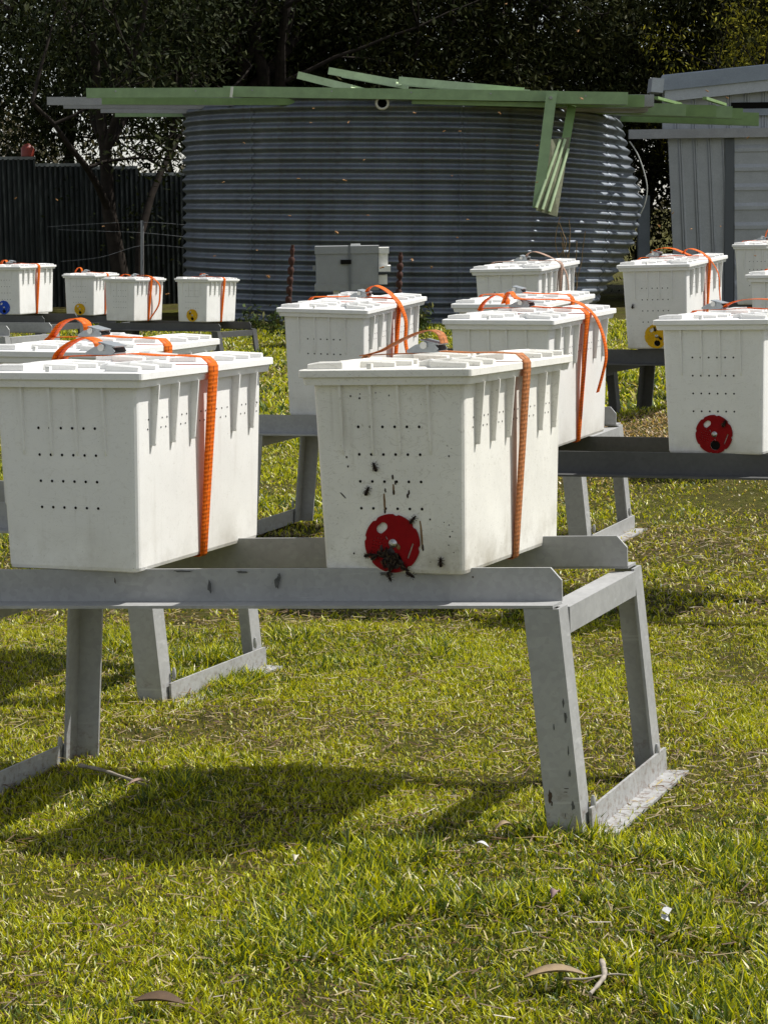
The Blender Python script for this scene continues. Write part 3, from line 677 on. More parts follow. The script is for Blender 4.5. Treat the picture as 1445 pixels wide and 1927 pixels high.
hbox(600, 560, 712, 566, BXY, 0.4, 'stand_plank', HIVEWOOD)
a = PX(650, 566, BXY); mb = MB()
for dx in (-0.28, 0.3):
    mb.box(Vector((dx, 0.1, (a.z - 0.2) / 2 - o0.z)), (0.09, 0.09, a.z + 0.2))
mb.build('stand_leg', HIVEWOOD, bx)

LEAFMAT = leafy_material('tree_leaves', 'tint', 0.10, 0.6, 0.06, (1.2, 1.15, 0.5))
def leaf_cloud(name, centers, sig, per, size, cols, droop=0.6, parent=None):
    """many small leaf quads in clumps"""
    cs = np.repeat(np.asarray(centers), per, 0); n = len(cs)
    P = cs + rng.normal(0, 1, (n, 3)) * np.asarray(sig)
    L = size * rng.uniform(0.6, 1.4, n); W = L * rng.uniform(0.22, 0.42, n)
    d = rng.normal(0, 1, (n, 3)); d[:, 2] -= droop; d /= np.linalg.norm(d, axis=1)[:, None]
    s = np.cross(d, rng.normal(0, 1, (n, 3))); s /= np.linalg.norm(s, axis=1)[:, None] + 1e-9
    nm = np.cross(d, s)
    a = P - d * L[:, None] / 2; b = P + d * L[:, None] / 2
    m1 = P + s * W[:, None] / 2 + nm * (W * 0.15)[:, None]; m2 = P - s * W[:, None] / 2 + nm * (W * 0.15)[:, None]
    V = np.stack([a, m1, b, m2], 1).reshape(-1, 3); k = np.arange(n) * 4
    F = np.stack([k, k + 1, k + 2, k + 3], 1)
    ci = rng.integers(0, len(cols), n); col = np.asarray(cols)[ci] * rng.uniform(0.5, 1.15, (n, 1))
    return link(name, mesh_from_np(name, V, F, np.repeat(col, 4, 0), LEAFMAT), parent)

WEEDC = [(0.05, 0.075, 0.025), (0.07, 0.10, 0.03), (0.10, 0.10, 0.03)]
def weed(u, v, y, h, label, flower=False):
    p = PX(u, v, y); p.z = float(ground_z(p.x, p.y)); t = thing('weed', label, 'weed', p, group='weeds along the tank')
    mb = MB(); cs = []
    for k in range(5):
        a = rng.uniform(0, 6.28); tip = Vector((math.cos(a) * h * 0.28, math.sin(a) * h * 0.28, h * rng.uniform(0.6, 1)))
        pts = [Vector((0, 0, 0)), tip * 0.5 + Vector((0, 0, h * 0.08)), tip]; mb.tube(pts, [0.006, 0.005, 0.003], 4)
        cs += [tip * f for f in (0.35, 0.55, 0.75, 1.0)]
    mb.build('stem', simple('weed_stem', (0.06, 0.07, 0.03), 0.7) if 'weed_stem' not in bpy.data.materials else bpy.data.materials['weed_stem'], t)
    leaf_cloud('leaves', [tuple(c) for c in cs], (0.045, 0.045, 0.05), 7, 0.075, WEEDC, -0.3, t)
    if flower:
        mb = MB(); mb.ell((0.02, -0.03, h), (0.025, 0.03, 0.03)); mb.build('flower', simple('yellow_petals', (0.6, 0.45, 0.02), 0.6) if 'yellow_petals' not in bpy.data.materials else bpy.data.materials['yellow_petals'], t)
weed(476, 610, 26.0, 0.35, 'leafy weed at the tank foot beside the farthest yellow disc hive')
weed(512, 610, 25.8, 0.28, 'low weed between the tank and the left rusty picket')
weed(611, 590, 24.6, 0.42, 'yellow flowering weed below the grey box hive', True)
weed(757, 590, 24.8, 0.40, 'yellow flowering weed under the right rusty picket', True)
weed(795, 600, 26.0, 0.36, 'scrubby weed against the middle of the tank')
weed(1255, 600, 24.0, 0.3, 'dark weed by the shed wall foot')
weed(545, 600, 25.0, 0.3, 'dark weed clump at the foot of the left rusty picket')
mb = MB()
for k in range(9):
    a0 = PX(1055 + k * 3, 590, 27.4); pts = [a0]
    for q in range(5): pts.append(pts[-1] + Vector((rng.normal(0, 0.05), rng.normal(0, 0.03), rng.uniform(0.12, 0.30))))
    mb.tube(catmull(pts, 3), 0.0055, 4)
tag(mb.build('dry_stalks', simple('dry_stalk', (0.20, 0.13, 0.06), 0.8)), 'thin dry brown stalks standing before the right side of the tank', 'stalks')

# ------------------------------------------------------------------ trees
BARK = simple('dark_bark', (0.026, 0.021, 0.017), 0.9, 0, 0.45, 9, 0.1)
BARK2 = simple('pale_bark', (0.25, 0.23, 0.19), 0.85, 0, 0.3, 9, 0.1)
GUM = [(0.020, 0.028, 0.009), (0.030, 0.038, 0.012), (0.045, 0.050, 0.020), (0.014, 0.019, 0.007)]
HEDGE = [(0.022, 0.028, 0.008), (0.034, 0.038, 0.010), (0.017, 0.021, 0.006), (0.046, 0.046, 0.014)]
YELLOW_SUNLIT = [(0.38, 0.33, 0.03), (0.28, 0.27, 0.03), (0.16, 0.16, 0.03)]  # sunlight on the bush put into its bright yellow leaf colours
def limb(mb, p, d, L, r, depth, tips, wob=0.22):
    pts = [Vector(p)]; dd = Vector(d).normalized(); n = 5
    for k in range(n):
        dd = (dd + Vector(rng.normal(0, wob, 3)) * 0.5).normalized(); pts.append(pts[-1] + dd * (L / n))
    mb.tube(pts, [r * (1 - 0.62 * k / n) for k in range(n + 1)], 7 if depth < 2 else 5)
    if depth >= 2: tips += pts[2:]
    if depth < 3:
        for k in range(3 if depth else 4):
            i = int(rng.integers(2, n + 1)); a = Vector(rng.normal(0, 1, 3)); a.z = abs(a.z) * 0.45
            limb(mb, pts[i], (dd * 0.55 + a * 0.6).normalized(), L * rng.uniform(0.5, 0.72), r * 0.45, depth + 1, tips, wob)
def tree(label, x, y, lean, h, r, crown_c, crown_r, nclump, per, size, cols, sig=0.22, bark=BARK, cat='tree', hollow=0.0, group='trees behind the tank'):
    z = float(ground_z(x, y)); t = thing('tree', label, cat, (x, y, z), group=group)
    mb = MB(); tips = []
    limb(mb, (0, 0, -0.2), lean, h, r, 0, tips)
    mb.build('trunk', bark, t)
    cs = []
    cc = np.array(crown_c) - np.array((x, y, z)); cr = np.array(crown_r)
    while len(cs) < nclump:
        q = rng.uniform(-1, 1, 3); l = np.linalg.norm(q)
        if l > 1 or l < hollow: continue
        p = cc + q * cr
        if vnoise(p[0] * 1.0 + y, p[2] * 1.3 + x, 0.55) < 0.36: continue
        cs.append(p)
    for tp in tips:
        if rng.random() < 0.5: cs.append(np.array(tp))
    leaf_cloud('crown', cs, sig, per, size, cols, 0.7, t)
    return t
def at(u, y): return PX(u, 500, y).x
# visible trees at the left (open crowns, sky between the leaves)
tree('dark leaning gum tree standing before the left fence', at(240, 33.2), 33.2, (-0.06, 0, 1), 4.2, 0.14, (at(215, 33.2), 33.6, 4.0), (1.6, 1.2, 1.5), 150, 44, 0.11, GUM, 0.22)
tree('thin forked gum tree just right of the leaning gum', at(270, 33.8), 33.8, (-0.1, 0.1, 1), 3.4, 0.085, (at(300, 34), 34.2, 4.3), (1.4, 1.0, 1.3), 90, 38, 0.10, GUM, 0.22)
tree('gum tree behind the fence at the left edge', at(20, 37.5), 37.5, (0.05, 0, 1), 4.6, 0.14, (at(40, 37.5), 37.5, 3.9), (1.9, 1.3, 2.3), 230, 46, 0.12, GUM, 0.26)
tree('gum tree behind the fence with a thick dark trunk', at(345, 38), 38.0, (-0.08, 0, 1), 4.8, 0.21, (at(330, 38), 38.4, 4.4), (2.0, 1.2, 1.8), 230, 46, 0.12, GUM, 0.26)
tree('straight dark gum tree left of the tank middle', at(402, 38.6), 38.6, (0.02, 0, 1), 5.2, 0.19, (at(430, 39), 39, 4.8), (1.7, 1.2, 1.9), 230, 46, 0.12, GUM, 0.26)
tree('broad dark gum tree above the tilted ladder frame', at(545, 38.4), 38.4, (0.0, 0, 1), 5.0, 0.22, (at(570, 39), 39, 4.3), (1.7, 1.3, 2.4), 240, 46, 0.12, GUM + HEDGE, 0.25)
tree('small understorey tree behind the tank left shoulder', at(320, 36.5), 36.5, (0.03, 0, 1), 2.2, 0.06, (at(318, 36.6), 36.7, 1.4), (0.75, 0.7, 1.25), 60, 34, 0.09, GUM, 0.2)
tree('far pale tree seen beyond the left fence', at(120, 46), 46.0, (0.0, 0, 1), 3.0, 0.10, (at(130, 46), 46, 2.1), (2.2, 1.2, 1.5), 60, 30, 0.13, [(0.11, 0.10, 0.05), (0.09, 0.09, 0.04), (0.13, 0.11, 0.07)], 0.28, BARK2)
# dense dark hedge trees at the right
for k, (lab, u, y, zc, cr) in enumerate((('dense tree filling the gap behind the shed roof', 1310, 41.2, 3.9, (1.9, 1.1, 3.0)), ('dense tree filling the gap right of the shed roof edge', 1440, 41.6, 4.2, (1.7, 1.1, 3.0)), ('dense tree behind the hedge over the right half of the tank', 1040, 41.4, 3.8, (1.9, 1.1, 3.0)), ('dense tree behind the broad gum over the tank', 760, 41.4, 3.8, (1.8, 1.1, 3.0)), ('dark dense tree beyond the left fence, left of the leaning gum', 150, 41.0, 4.3, (1.7, 1.1, 1.9)), ('dark dense tree beyond the fence above the tank left rim', 480, 41.2, 4.4, (1.7, 1.1, 2.0)))):
    x = at(u, y); tree(lab, x, y, (0.02, 0, 1), 4.2, 0.15, (x, y, zc), cr, 130 if u < 200 else 330, 44, 0.13, HEDGE, 0.26, group='second row of trees behind the hedge')
hl = ['dense dark hedge tree behind the tank middle', 'dense dark hedge tree behind the right part of the tank', 'dense dark hedge tree over the hanging bracket', 'dense dark hedge tree left of the shed roof', 'dense dark hedge tree behind the shed gutter', 'dense dark hedge tree behind the shed roof at the right edge']
for k, (u, y, zc) in enumerate(((690, 39.0, 3.4), (815, 38.4, 3.2), (945, 38.8, 3.3), (1075, 38.2, 3.2), (1205, 38.6, 3.3), (1400, 39.2, 3.5))):
    x = at(u, y); tree(hl[k], x, y, (0.04 * (-1) ** k, 0.05, 1), 4.0, 0.13, (x, y, zc), (1.35, 1.2, 3.2), 430, 46, 0.10, HEDGE, 0.22, group='dense hedge trees behind the tank')
x = at(1425, 37.2); tree('yellowing bush with sunlit leaf colour above the shed roof', x, 37.2, (0, 0, 1), 3.2, 0.06, (x, 37.2, 3.95), (0.75, 0.6, 0.55), 34, 30, 0.075, YELLOW_SUNLIT, 0.16, cat='bush', group='bushes by the shed')
# tall canopy trees added above the frame, beyond the hedge, to shade it
for k, (x, y, zc, cx) in enumerate(((-7.0, 41.0, 7.2, 2.8), (-2.5, 42.5, 8.0, 2.8), (2.0, 42.0, 8.2, 2.9), (6.5, 42.0, 8.2, 3.0), (10.5, 40.5, 7.6, 3.0), (12.0, 36.5, 7.0, 2.8))):
    tree(['tall gum added for shade behind the fence', 'tall gum added for shade behind the tank left', 'tall gum added for shade behind the tank', 'tall gum added for shade behind the hedge', 'tall gum added for shade behind the shed', 'tall gum added for shade right of the shed'][k], x, y, (0.03, 0, 1), 6.5, 0.26, (x, y, zc), (cx, 2.2, 2.3), 230, 36, 0.17, GUM, 0.38, group='tall gums added for shade')
# far wood
def far_wood():
    n = 900; x = rng.uniform(-30, 40, n); y = rng.uniform(52, 62, n); z = rng.uniform(0.2, 3.2, n) * (0.6 + 0.6 * vnoise(x, y * 0, 3.0))
    keep = (x > -3) | (rng.random(n) < 0.85)
    return np.stack([x, y, z], 1)[keep]
o = leaf_cloud('far_wood', far_wood(), 0.5, 26, 0.26, [(0.085, 0.080, 0.040), (0.060, 0.062, 0.028), (0.11, 0.095, 0.055)], 0.5); tag(o, 'dim far wood showing between the trunks', 'wood', kind='stuff')

# ------------------------------------------------------------------ hive stands
def angle_poly(): return None
STAND_GROUP = 'galvanised steel hive stands'
def stand(label, origin, yaw, L, h, sep=0.45, m=GALV, tilt=(0, 0), splay=0.04, skew=0.19, foot_lift=-0.004):
    """origin: lower front edge of the front rail at its right end; x runs left to right along the rail"""
    t = thing('hive_stand', label, 'hive stand', origin, (tilt[0], tilt[1], yaw), STAND_GROUP)
    rh, fl, th_ = 0.068, 0.058, 0.006
    class MB(globals()['MB']):
        def build(s, *a):
            s.v = [(p[0] + skew * (p[1] + (0.058 if a[0] != 'rail' else 0)), p[1], p[2]) for p in s.v]; return super().build(*a)
    for back in (0, 1):
        s = 1 if back else -1; y0 = sep if back else 0.0
        mb = MB(); ch = 0.022
        # upright flange with clipped top corners
        mb.prism([(-L, 0.0), (0, 0.0), (0, rh - ch - 0.004), (-ch, rh), (-L + ch, rh), (-L, rh - ch)], lambda p, q: (p[0], q, p[1]), y0, y0 + s * -th_)
        mb.box((-L / 2, y0 + s * fl / 2, -th_ / 2 + 0.0), (L, fl, th_))
        mb.build('rail', m, t)
    for end in (0, 1):
        sx = 1 if not end else -1; x0 = 0.0 if not end else -L
        # legs (angle iron), splayed outward
        for back in (0, 1):
            s = 1 if back else -1; yo = (sep + fl) if back else -fl
            mb = MB(); w = 0.058 if back else 0.071; d = 0.055; tt = 0.006
            poly = [(0, 0), (-sx * w, 0), (-sx * w, -s * tt), (-sx * tt, -s * tt), (-sx * tt, -s * d), (0, -s * d)]
            top = [(x0 + p[0], yo + p[1], -0.007) for p in poly]
            bot = [(x0 + sx * splay + p[0], yo + p[1], -h) for p in poly]
            if sx < 0: top.reverse(); bot.reverse()
            n = len(poly); mb.add(top + bot, [tuple(range(n)), tuple(range(2 * n - 1, n - 1, -1))] + [(i, n + i, n + (i + 1) % n, (i + 1) % n) for i in range(n)])
            leg = mb.build('leg', m, t)
            mb = MB(); mb.ell((x0 + sx * (splay + 0.003), yo - s * d, -h + 0.075), (0.018, 0.006, 0.006), Matrix.Rotation(R(90), 3, 'Y')); mb.build('weld', m, leg)
        # crossbar: angle, flange on top
        ya, yb = -fl + 0.058, sep + fl - 0.058
        mb = MB(); mb.prism([(0.004, -0.012), (-sx * 0.052 + 0.004, -0.012), (-sx * 0.052 + 0.004, -0.018), (0.004 - sx * 0.006, -0.018), (0.004 - sx * 0.006, -0.066), (0.004, -0.066)] if sx > 0 else [(-0.004, -0.012), (0.048, -0.012), (0.048, -0.018), (0.002, -0.018), (0.002, -0.066), (-0.004, -0.066)], lambda p, q: (x0 + p[0], q, p[1]), ya - 0.0, yb); mb.build('crossbar', m, t)
        # foot bar on the ground, flange outward
        xf = x0 + sx * (splay + 0.003); hf = h - foot_lift
        mb = MB(); mb.prism([(0, -hf), (sx * 0.055, -hf), (sx * 0.055, -hf + 0.006), (sx * 0.006, -hf + 0.006), (sx * 0.004, -hf + 0.058), (sx * -0.002, -hf + 0.058)], lambda p, q: (xf + p[0], q, p[1]), -fl + 0.03, sep + fl); mb.build('foot_bar', m, t)
    return t
def gz(x, y): return float(ground_z(x, y))
T1 = stand('nearest galvanised stand, holding the two big hives in front', (0.357, 4.548, 0.458), R(-11.5), 1.31, 0.492, 0.455, tilt=(0, R(-1.2)), skew=0.20, foot_lift=0.012)
stand('second stand on the left, holding the hive behind the front left hive', (-0.60, 5.90, 0.418), R(-20), 1.30, 0.445, 0.45, skew=0.08)
stand('stand under the red disc hive at the right edge', (1.52, 6.885, 0.418), R(-18.5), 1.36, 0.42, 0.45, GALV_SHADED, (R(0.4), R(-0.3)))
stand('stand in the middle row behind the front right hive', (0.735, 8.45, 0.402), R(-16), 1.30, 0.42, 0.45, GALV, (R(0.6), 0), skew=0.12)
stand('stand under the yellow disc hive right of the tank', (2.30, 10.95, 0.470), R(-25), 1.36, 0.45, 0.45, GALV_SHADED, (R(1.5), 0))
stand('stand hidden behind the middle hives, before the tank', (0.98, 11.36, 0.455), R(-15), 1.10, 0.45, 0.45, GALV_SHADED)
stand('stand at the left edge with the blue disc hive', (-2.93, 19.90, 0.312), R(-20.5), 1.40, 0.45, 0.45, GALV_SHADED)
stand('stand holding the two farthest hives left of the tank', (-1.56, 22.18, 0.112), R(-27), 1.42, 0.30, 0.45, GALV_SHADED)
stand('stand behind the farthest hives on the left', (-2.78, 23.95, 0.125), R(-8), 1.45, 0.30, 0.45, GALV_SHADED)
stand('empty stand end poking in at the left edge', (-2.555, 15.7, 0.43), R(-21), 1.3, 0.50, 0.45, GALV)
stand('stand under the half hidden hive at the right edge', (2.35, 9.90, 0.445), R(-22), 0.82, 0.45, 0.45, GALV_SHADED)
stand('stand at the back right before the shed', (3.50, 15.68, 0.485), R(-18), 1.3, 0.56, 0.45, GALV_SHADED)
stand('stand at the right edge before the back right one', (3.60, 14.62, 0.485), R(-18), 1.3, 0.56, 0.45, GALV_SHADED)

# paint chips and scuffs on the nearest stand
CHIP = simple('bare_dark_chip', (0.075, 0.075, 0.07), 0.7, 0, 0.4, 90); CHIPB = simple('brown_chip', (0.05, 0.03, 0.018), 0.8, 0, 0.4, 90)
def chip(x, y, z, w, h, m, par, n=11):
    mb = MB(); vs = []
    for k in range(n):
        a = 2 * math.pi * k / n; q = rng.uniform(0.45, 1.0); vs.append((x + w * q * math.cos(a), y, z + h * q * math.sin(a)))
    mb.add(vs, [tuple(range(n))]); return mb.build('paint_chip', m, par)
_kids = [c for c in bpy.data.objects if c.parent == T1]
_rail = [c for c in _kids if c.name.startswith('rail')][0]; _leg = [c for c in _kids if c.name.startswith('leg')][0]
for x, z, w, h, m_ in ((-0.590, 0.040, 0.006, 0.017, CHIP), (-0.585, 0.050, 0.004, 0.012, CHIP), (-0.665, 0.062, 0.014, 0.004, CHIP), (-0.735, 0.030, 0.005, 0.018, CHIP), (-0.79, 0.064, 0.03, 0.003, CHIP), (-0.18, 0.05, 0.003, 0.003, CHIPB), (-0.94, 0.045, 0.002, 0.009, CHIPB), (-0.36, 0.058, 0.02, 0.006, CHIP)):
    chip(x, -0.0066, z, w, h, m_, _rail)
def on_leg(t, f): return (0.04 * t - 0.071 * (1 - f), -0.0587, -0.007 - 0.48 * t)
for t_, f, w, h, m_ in ((0.80, 0.16, 0.006, 0.016, CHIPB), (0.83, 0.2, 0.003, 0.008, CHIPB), (0.70, 0.80, 0.003, 0.010, CHIP), (0.60, 0.84, 0.002, 0.016, CHIP), (0.46, 0.86, 0.004, 0.014, CHIP), (0.40, 0.84, 0.0025, 0.012, CHIP), (0.84, 0.80, 0.004, 0.012, CHIP), (0.78, 0.62, 0.008, 0.0012, CHIPB), (0.765, 0.66, 0.007, 0.0012, CHIPB), (0.5, 0.5, 0.0015, 0.008, CHIP), (0.88, 0.55, 0.0015, 0.006, CHIP)):
    chip(*on_leg(t_, f), w, h, m_, _leg)
# ------------------------------------------------------------------ hives
LW, LL, LT, HT = 0.379, 0.668, 0.0163, 0.42      # lid width, length, lip height, overall height
ZR = HT - LT - 0.0
def rrect(hw, y0, y1, z, r=0.014, n=3):
    pts = []
    for cx, cy, a0 in ((hw - r, y0 + r, -90), (hw - r, y1 - r, 0), (-hw + r, y1 - r, 90), (-hw + r, y0 + r, 180)):
        for k in range(n + 1):
            a = R(a0 + 90 * k / n); pts.append(Vector((cx + r * math.cos(a), cy + r * math.sin(a), z)))
    return pts
BW0, BW1 = 0.1545, 0.1655                        # half width at base and under the rim
BY0, BY1 = 0.033, 0.022                          # front inset at base and under the rim
ZC = 0.388
def fy(z): return BY0 + (BY1 - BY0) * z / ZC      # front face plane
def fw_(z): return BW0 + (BW1 - BW0) * z / ZC
def body_bm():
    mb = MB()
    rings = [rrect(BW0 - 0.010, BY0 + 0.010, LL - BY0 - 0.010, 0.0, 0.010), rrect(BW0 - 0.002, BY0 + 0.002, LL - BY0 - 0.002, 0.003, 0.012), rrect(BW0, BY0, LL - BY0, 0.010, 0.012), rrect(BW1, BY1, LL - BY1, ZC, 0.012), rrect(BW1 - .004, BY1 + .004, LL - BY1 - .004, ZC + 0.014, 0.012)]
    mb.loft(rings, True, False)
    # front and back ribs
    for x in (-0.1025, -0.036, 0.024, 0.090):
        for fr in (1, -1):
            mb2 = []
            for z, d, w in ((0.245, 0.001, 0.003), (0.255, 0.004, 0.0035), (ZC + 0.002, 0.0085, 0.0045)):
                y = fy(z); yo = y - d; yi = y + 0.004
                if fr < 0: yo, yi = LL - yo, LL - yi
                mb2.append([(x - w, yi, z), (x - w * 0.6, yo, z), (x + w * 0.6, yo, z), (x + w, yi, z)])
            mb.loft(mb2, True)
    # long side ribs (gussets under the rim)
    for f in SRIB:
        y = BY0 + f * (LL - 2 * BY0)
        for sx in (1, -1):
            rs = []
            for z, d in ((0.262, 0.008), (0.262 + 0.004, 0.010), (ZC + 0.002, 0.019)):
                x = fw_(z); rs.append([(sx * (x - 0.004), y - 0.0028, z), (sx * (x + d), y - 0.0022, z), (sx * (x + d), y + 0.0022, z), (sx * (x - 0.004), y + 0.0028, z)])
            mb.loft(rs, True)
    return mb
SRIB = (0.10, 0.255, 0.41, 0.565, 0.76, 0.915)
def rim_bm():
    mb = MB(); mb.loft([rrect(BW1 + 0.0145, 0.0075, LL - 0.0075, ZC, 0.012), rrect(LW / 2 - 0.006, 0.006, LL - 0.006, ZR - 0.0005, 0.010)], True); return mb
def lid_bm():
    mb = MB()
    mb.loft([rrect(LW / 2 - 0.001, 0.001, LL - 0.001, ZR, 0.010), rrect(LW / 2, 0, LL, ZR + 0.001, 0.010), rrect(LW / 2, 0, LL, HT - 0.002, 0.010), rrect(LW / 2 - 0.0025, 0.0025, LL - 0.0025, HT, 0.009)], True)
    return mb
def ridge(pts, h=0.0155, w=0.014):
    mb = MB(); P = [Vector((a, b, 0)) for a, b in pts]; rings = []
    for i, p in enumerate(P):
        d = (P[min(i + 1, len(P) - 1)] - P[max(i - 1, 0)]).normalized(); s = Vector((-d.y, d.x, 0))
        e = 0.72 if i in (0, len(P) - 1) else 1.0
        rings.append([p - s * w / 2 + Vector((0, 0, HT - 0.001)), p - s * w * 0.42 + Vector((0, 0, HT + h * 0.8 * e)), p - s * w * 0.2 + Vector((0, 0, HT + h * e)), p + s * w * 0.2 + Vector((0, 0, HT + h * e)), p + s * w * 0.42 + Vector((0, 0, HT + h * 0.8 * e)), p + s * w / 2 + Vector((0, 0, HT - 0.001))])
    mb.loft(rings, True); return mb
RIDGES = []
for m_ in (0, 1):                                 # front half, mirrored at the back
    my = (lambda y: y) if not m_ else (lambda y: LL - y)
    RIDGES += [[(-0.176, my(0.030)), (-0.150, my(0.030)), (-0.105, my(0.034)), (-0.085, my(0.085)), (-0.012, my(0.098))],
               [(-0.160, my(0.095)), (-0.115, my(0.095)), (-0.095, my(0.150)), (0.0, my(0.165))],
               [(-0.172, my(0.185)), (-0.120, my(0.185)), (-0.100, my(0.235)), (-0.02, my(0.245))],
               [(0.035, my(0.120)), (0.062, my(0.116)), (0.095, my(0.040)), (0.172, my(0.030))],
               [(0.030, my(0.180)), (0.085, my(0.172)), (0.110, my(0.115)), (0.174, my(0.105))],
               [(0.045, my(0.245)), (0.105, my(0.240)), (0.125, my(0.190)), (0.174, my(0.182))]]
RIDGE_MESH = {}
def get(key, fn):
    if key not in RIDGE_MESH: RIDGE_MESH[key] = fn()
    return RIDGE_MESH[key]
def vent_row_front(z):
    mb = MB(); n = 10
    for k in range(6):
        x = (k - 2.5) * 0.0267; y = fy(z) - 0.0005
        mb.add([(x + 0.0030 * math.cos(6.2832 * q / n), y, z + 0.0030 * math.sin(6.2832 * q / n)) for q in range(n)], [tuple(range(n))])
    return mb
def vent_row_side(z, ph):
    mb = MB(); n = 6; edges = [BY0] + [BY0 + f * (LL - 2 * BY0) for f in SRIB] + [LL - BY0]
    for k in range(len(edges) - 1):
        for q in (0.28, 0.52, 0.76):
            if k == 0 and q < 0.7: continue
            y = edges[k] + (q + ph) * (edges[k + 1] - edges[k]); x = fw_(z) + 0.0005
            mb.add([(x, y + 0.0026 * math.cos(6.2832 * a / n), z + 0.0021 * math.sin(6.2832 * a / n)) for a in range(n)], [tuple(range(n))])
    return mb

# entrance disc: a notched plate with real openings, cut as a filled outline
def disc_mesh(name, m):
    cu = bpy.data.curves.new('disc_outline', 'CURVE'); cu.dimensions = '2D'; cu.fill_mode = 'BOTH'; cu.extrude = 0.0014
    def spl(pts):
        s = cu.splines.new('POLY'); s.points.add(len(pts) - 1); s.use_cyclic_u = True
        for k, p in enumerate(pts): s.points[k].co = (p[0], p[1], 0, 1)
    Rr = 0.0605; o = []
    for k in range(96):
        a = 2 * math.pi * k / 96; f = (k + 3) % 12; r = Rr * (0.955 if f < 2 else 1.0); o.append((r * math.cos(a), r * math.sin(a)))
    spl(o)
    def slot(c, ang, L, r):
        pts = []; d = Vector((math.cos(R(ang)), math.sin(R(ang)))); s = Vector((-d.y, d.x)); c = Vector(c)
        for k in range(9):
            a = R(-90 + 180 * k / 8); pts.append(c + d * (L / 2 + r * math.cos(a)) + s * (r * math.sin(a)))
        for k in range(9):
            a = R(90 + 180 * k / 8); pts.append(c + d * (-L / 2 + r * math.cos(a)) + s * (r * math.sin(a)))
        spl([tuple(p) for p in pts])
    slot((-0.0215, 0.0315), 38, 0.0095, 0.0088)          # white oval
    slot((0.0395, -0.0150), 68, 0.0310, 0.0018)          # long slot
    slot((-0.0120, 0.0110), 115, 0.005, 0.0017)
    slot((0.0035, -0.018), 125, 0.005, 0.0017)
    for k in range(5):
        for j in range(6 - abs(k - 2)):
            x = -0.0295 + (k - 2) * 0.0062 + 0.003 * (j - 2.0) * 0.55; y = -0.0055 + (j - 2.0) * 0.0072 - (k - 2) * 0.0016
            spl([(x + 0.00125 * math.cos(a), y + 0.00125 * math.sin(a)) for a in (0, 1.05, 2.1, 3.14, 4.19, 5.24)])
    spl([(0.0035 + 0.0165 * math.cos(2 * math.pi * k / 20), -0.0345 + 0.0155 * math.sin(2 * math.pi * k / 20)) for k in range(20)])
    ob = bpy.data.objects.new('disc_tmp', cu); C.objects.link(ob)
    dg = bpy.context.evaluated_depsgraph_get(); me = bpy.data.meshes.new_from_object(ob.evaluated_get(dg)); me.name = name
    bpy.data.objects.remove(ob); bpy.data.curves.remove(cu)
    me.transform(Matrix.Rotation(R(90), 4, 'X')); me.materials.clear(); me.materials.append(m); return me
def disc_paint(name, col): return simple(name, col, 0.45, 0, 0.12, 40, 0.12)
DISC = {'red': disc_mesh('entrance_disc', disc_paint('red_disc_plastic', (0.22, 0.0015, 0.004))), 'yellow': disc_mesh('entrance_disc', disc_paint('yellow_disc_plastic', (0.62, 0.36, 0.012))), 'blue': disc_mesh('entrance_disc', disc_paint('blue_disc_plastic', (0.02, 0.07, 0.42)))}

HIVE_GROUP = 'white plastic hives on steel stands'
def hive(label, p, yaw, tilt, disc=None, dirty=False, ridges=True):
    wm = WHITE_DIRTY if dirty else WHITE; k = 'd' if dirty else 'w'
    t = thing('beehive', label, 'beehive', p, (R(tilt[0]), R(tilt[1]), R(yaw)), HIVE_GROUP)
    body = link('hive_body', get('body' + k, lambda: body_bm().mesh('hive_body', wm)), t)
    link('rim', get('rim' + k, lambda: rim_bm().mesh('rim', wm)), t)
    lid = link('lid', get('lid' + k, lambda: lid_bm().mesh('lid', wm)), t)
    for q, rp in enumerate(RIDGES): link('ridge', get('ridge%d' % q + k, lambda: ridge(rp).mesh('ridge', wm)), lid)
    def tab():
        mb = MB(); mb.box((-0.035, 0.018, HT + 0.005), (0.010, 0.010, 0.012)); return mb.mesh('lid_tab', wm)
    link('lid_tab', get('tab' + k, tab), lid)
    for z in (0.302, 0.2455, 0.190, 0.1345): link('vent_row', get('vent%g' % z, lambda: vent_row_front(z).mesh('vent_row', BLACK)), body)['kind'] = 'stuff'
    for z, ph in ((0.318, 0.0), (0.298, -0.06)): link('vent_row', get('svent%g' % z, lambda: vent_row_side(z, ph).mesh('vent_row', BLACK)), body)['kind'] = 'stuff'
    if disc:
        zc = 0.0635; d = link('entrance_disc', DISC[disc], t, (0.0, fy(zc) - 0.0032, zc)); d.rotation_euler = (R(1.6), 0, 0)
        def hole():
            mb = MB(); mb.loft([[(0.0035 + 0.0158 * math.cos(2 * math.pi * k / 18), y, -0.0345 + 0.0148 * math.sin(2 * math.pi * k / 18)) for k in range(18)] for y in (0.0022, 0.0028)]); return mb.mesh('entrance_hole', BLACK)
        link('entrance_hole', get('hole', hole), d)
        def screw():
            mb = MB(); mb.loft([[(0.002 + r * math.cos(2 * math.pi * k / 14), y, r * math.sin(2 * math.pi * k / 14)) for k in range(14)] for r, y in ((0.0092, -0.001), (0.0092, -0.003), (0.0060, -0.0034), (0.0055, -0.0070), (0.003, -0.0082))], True, True); return mb.mesh('screw', SCREW)
        link('screw', get('screw', screw), d)
    return t

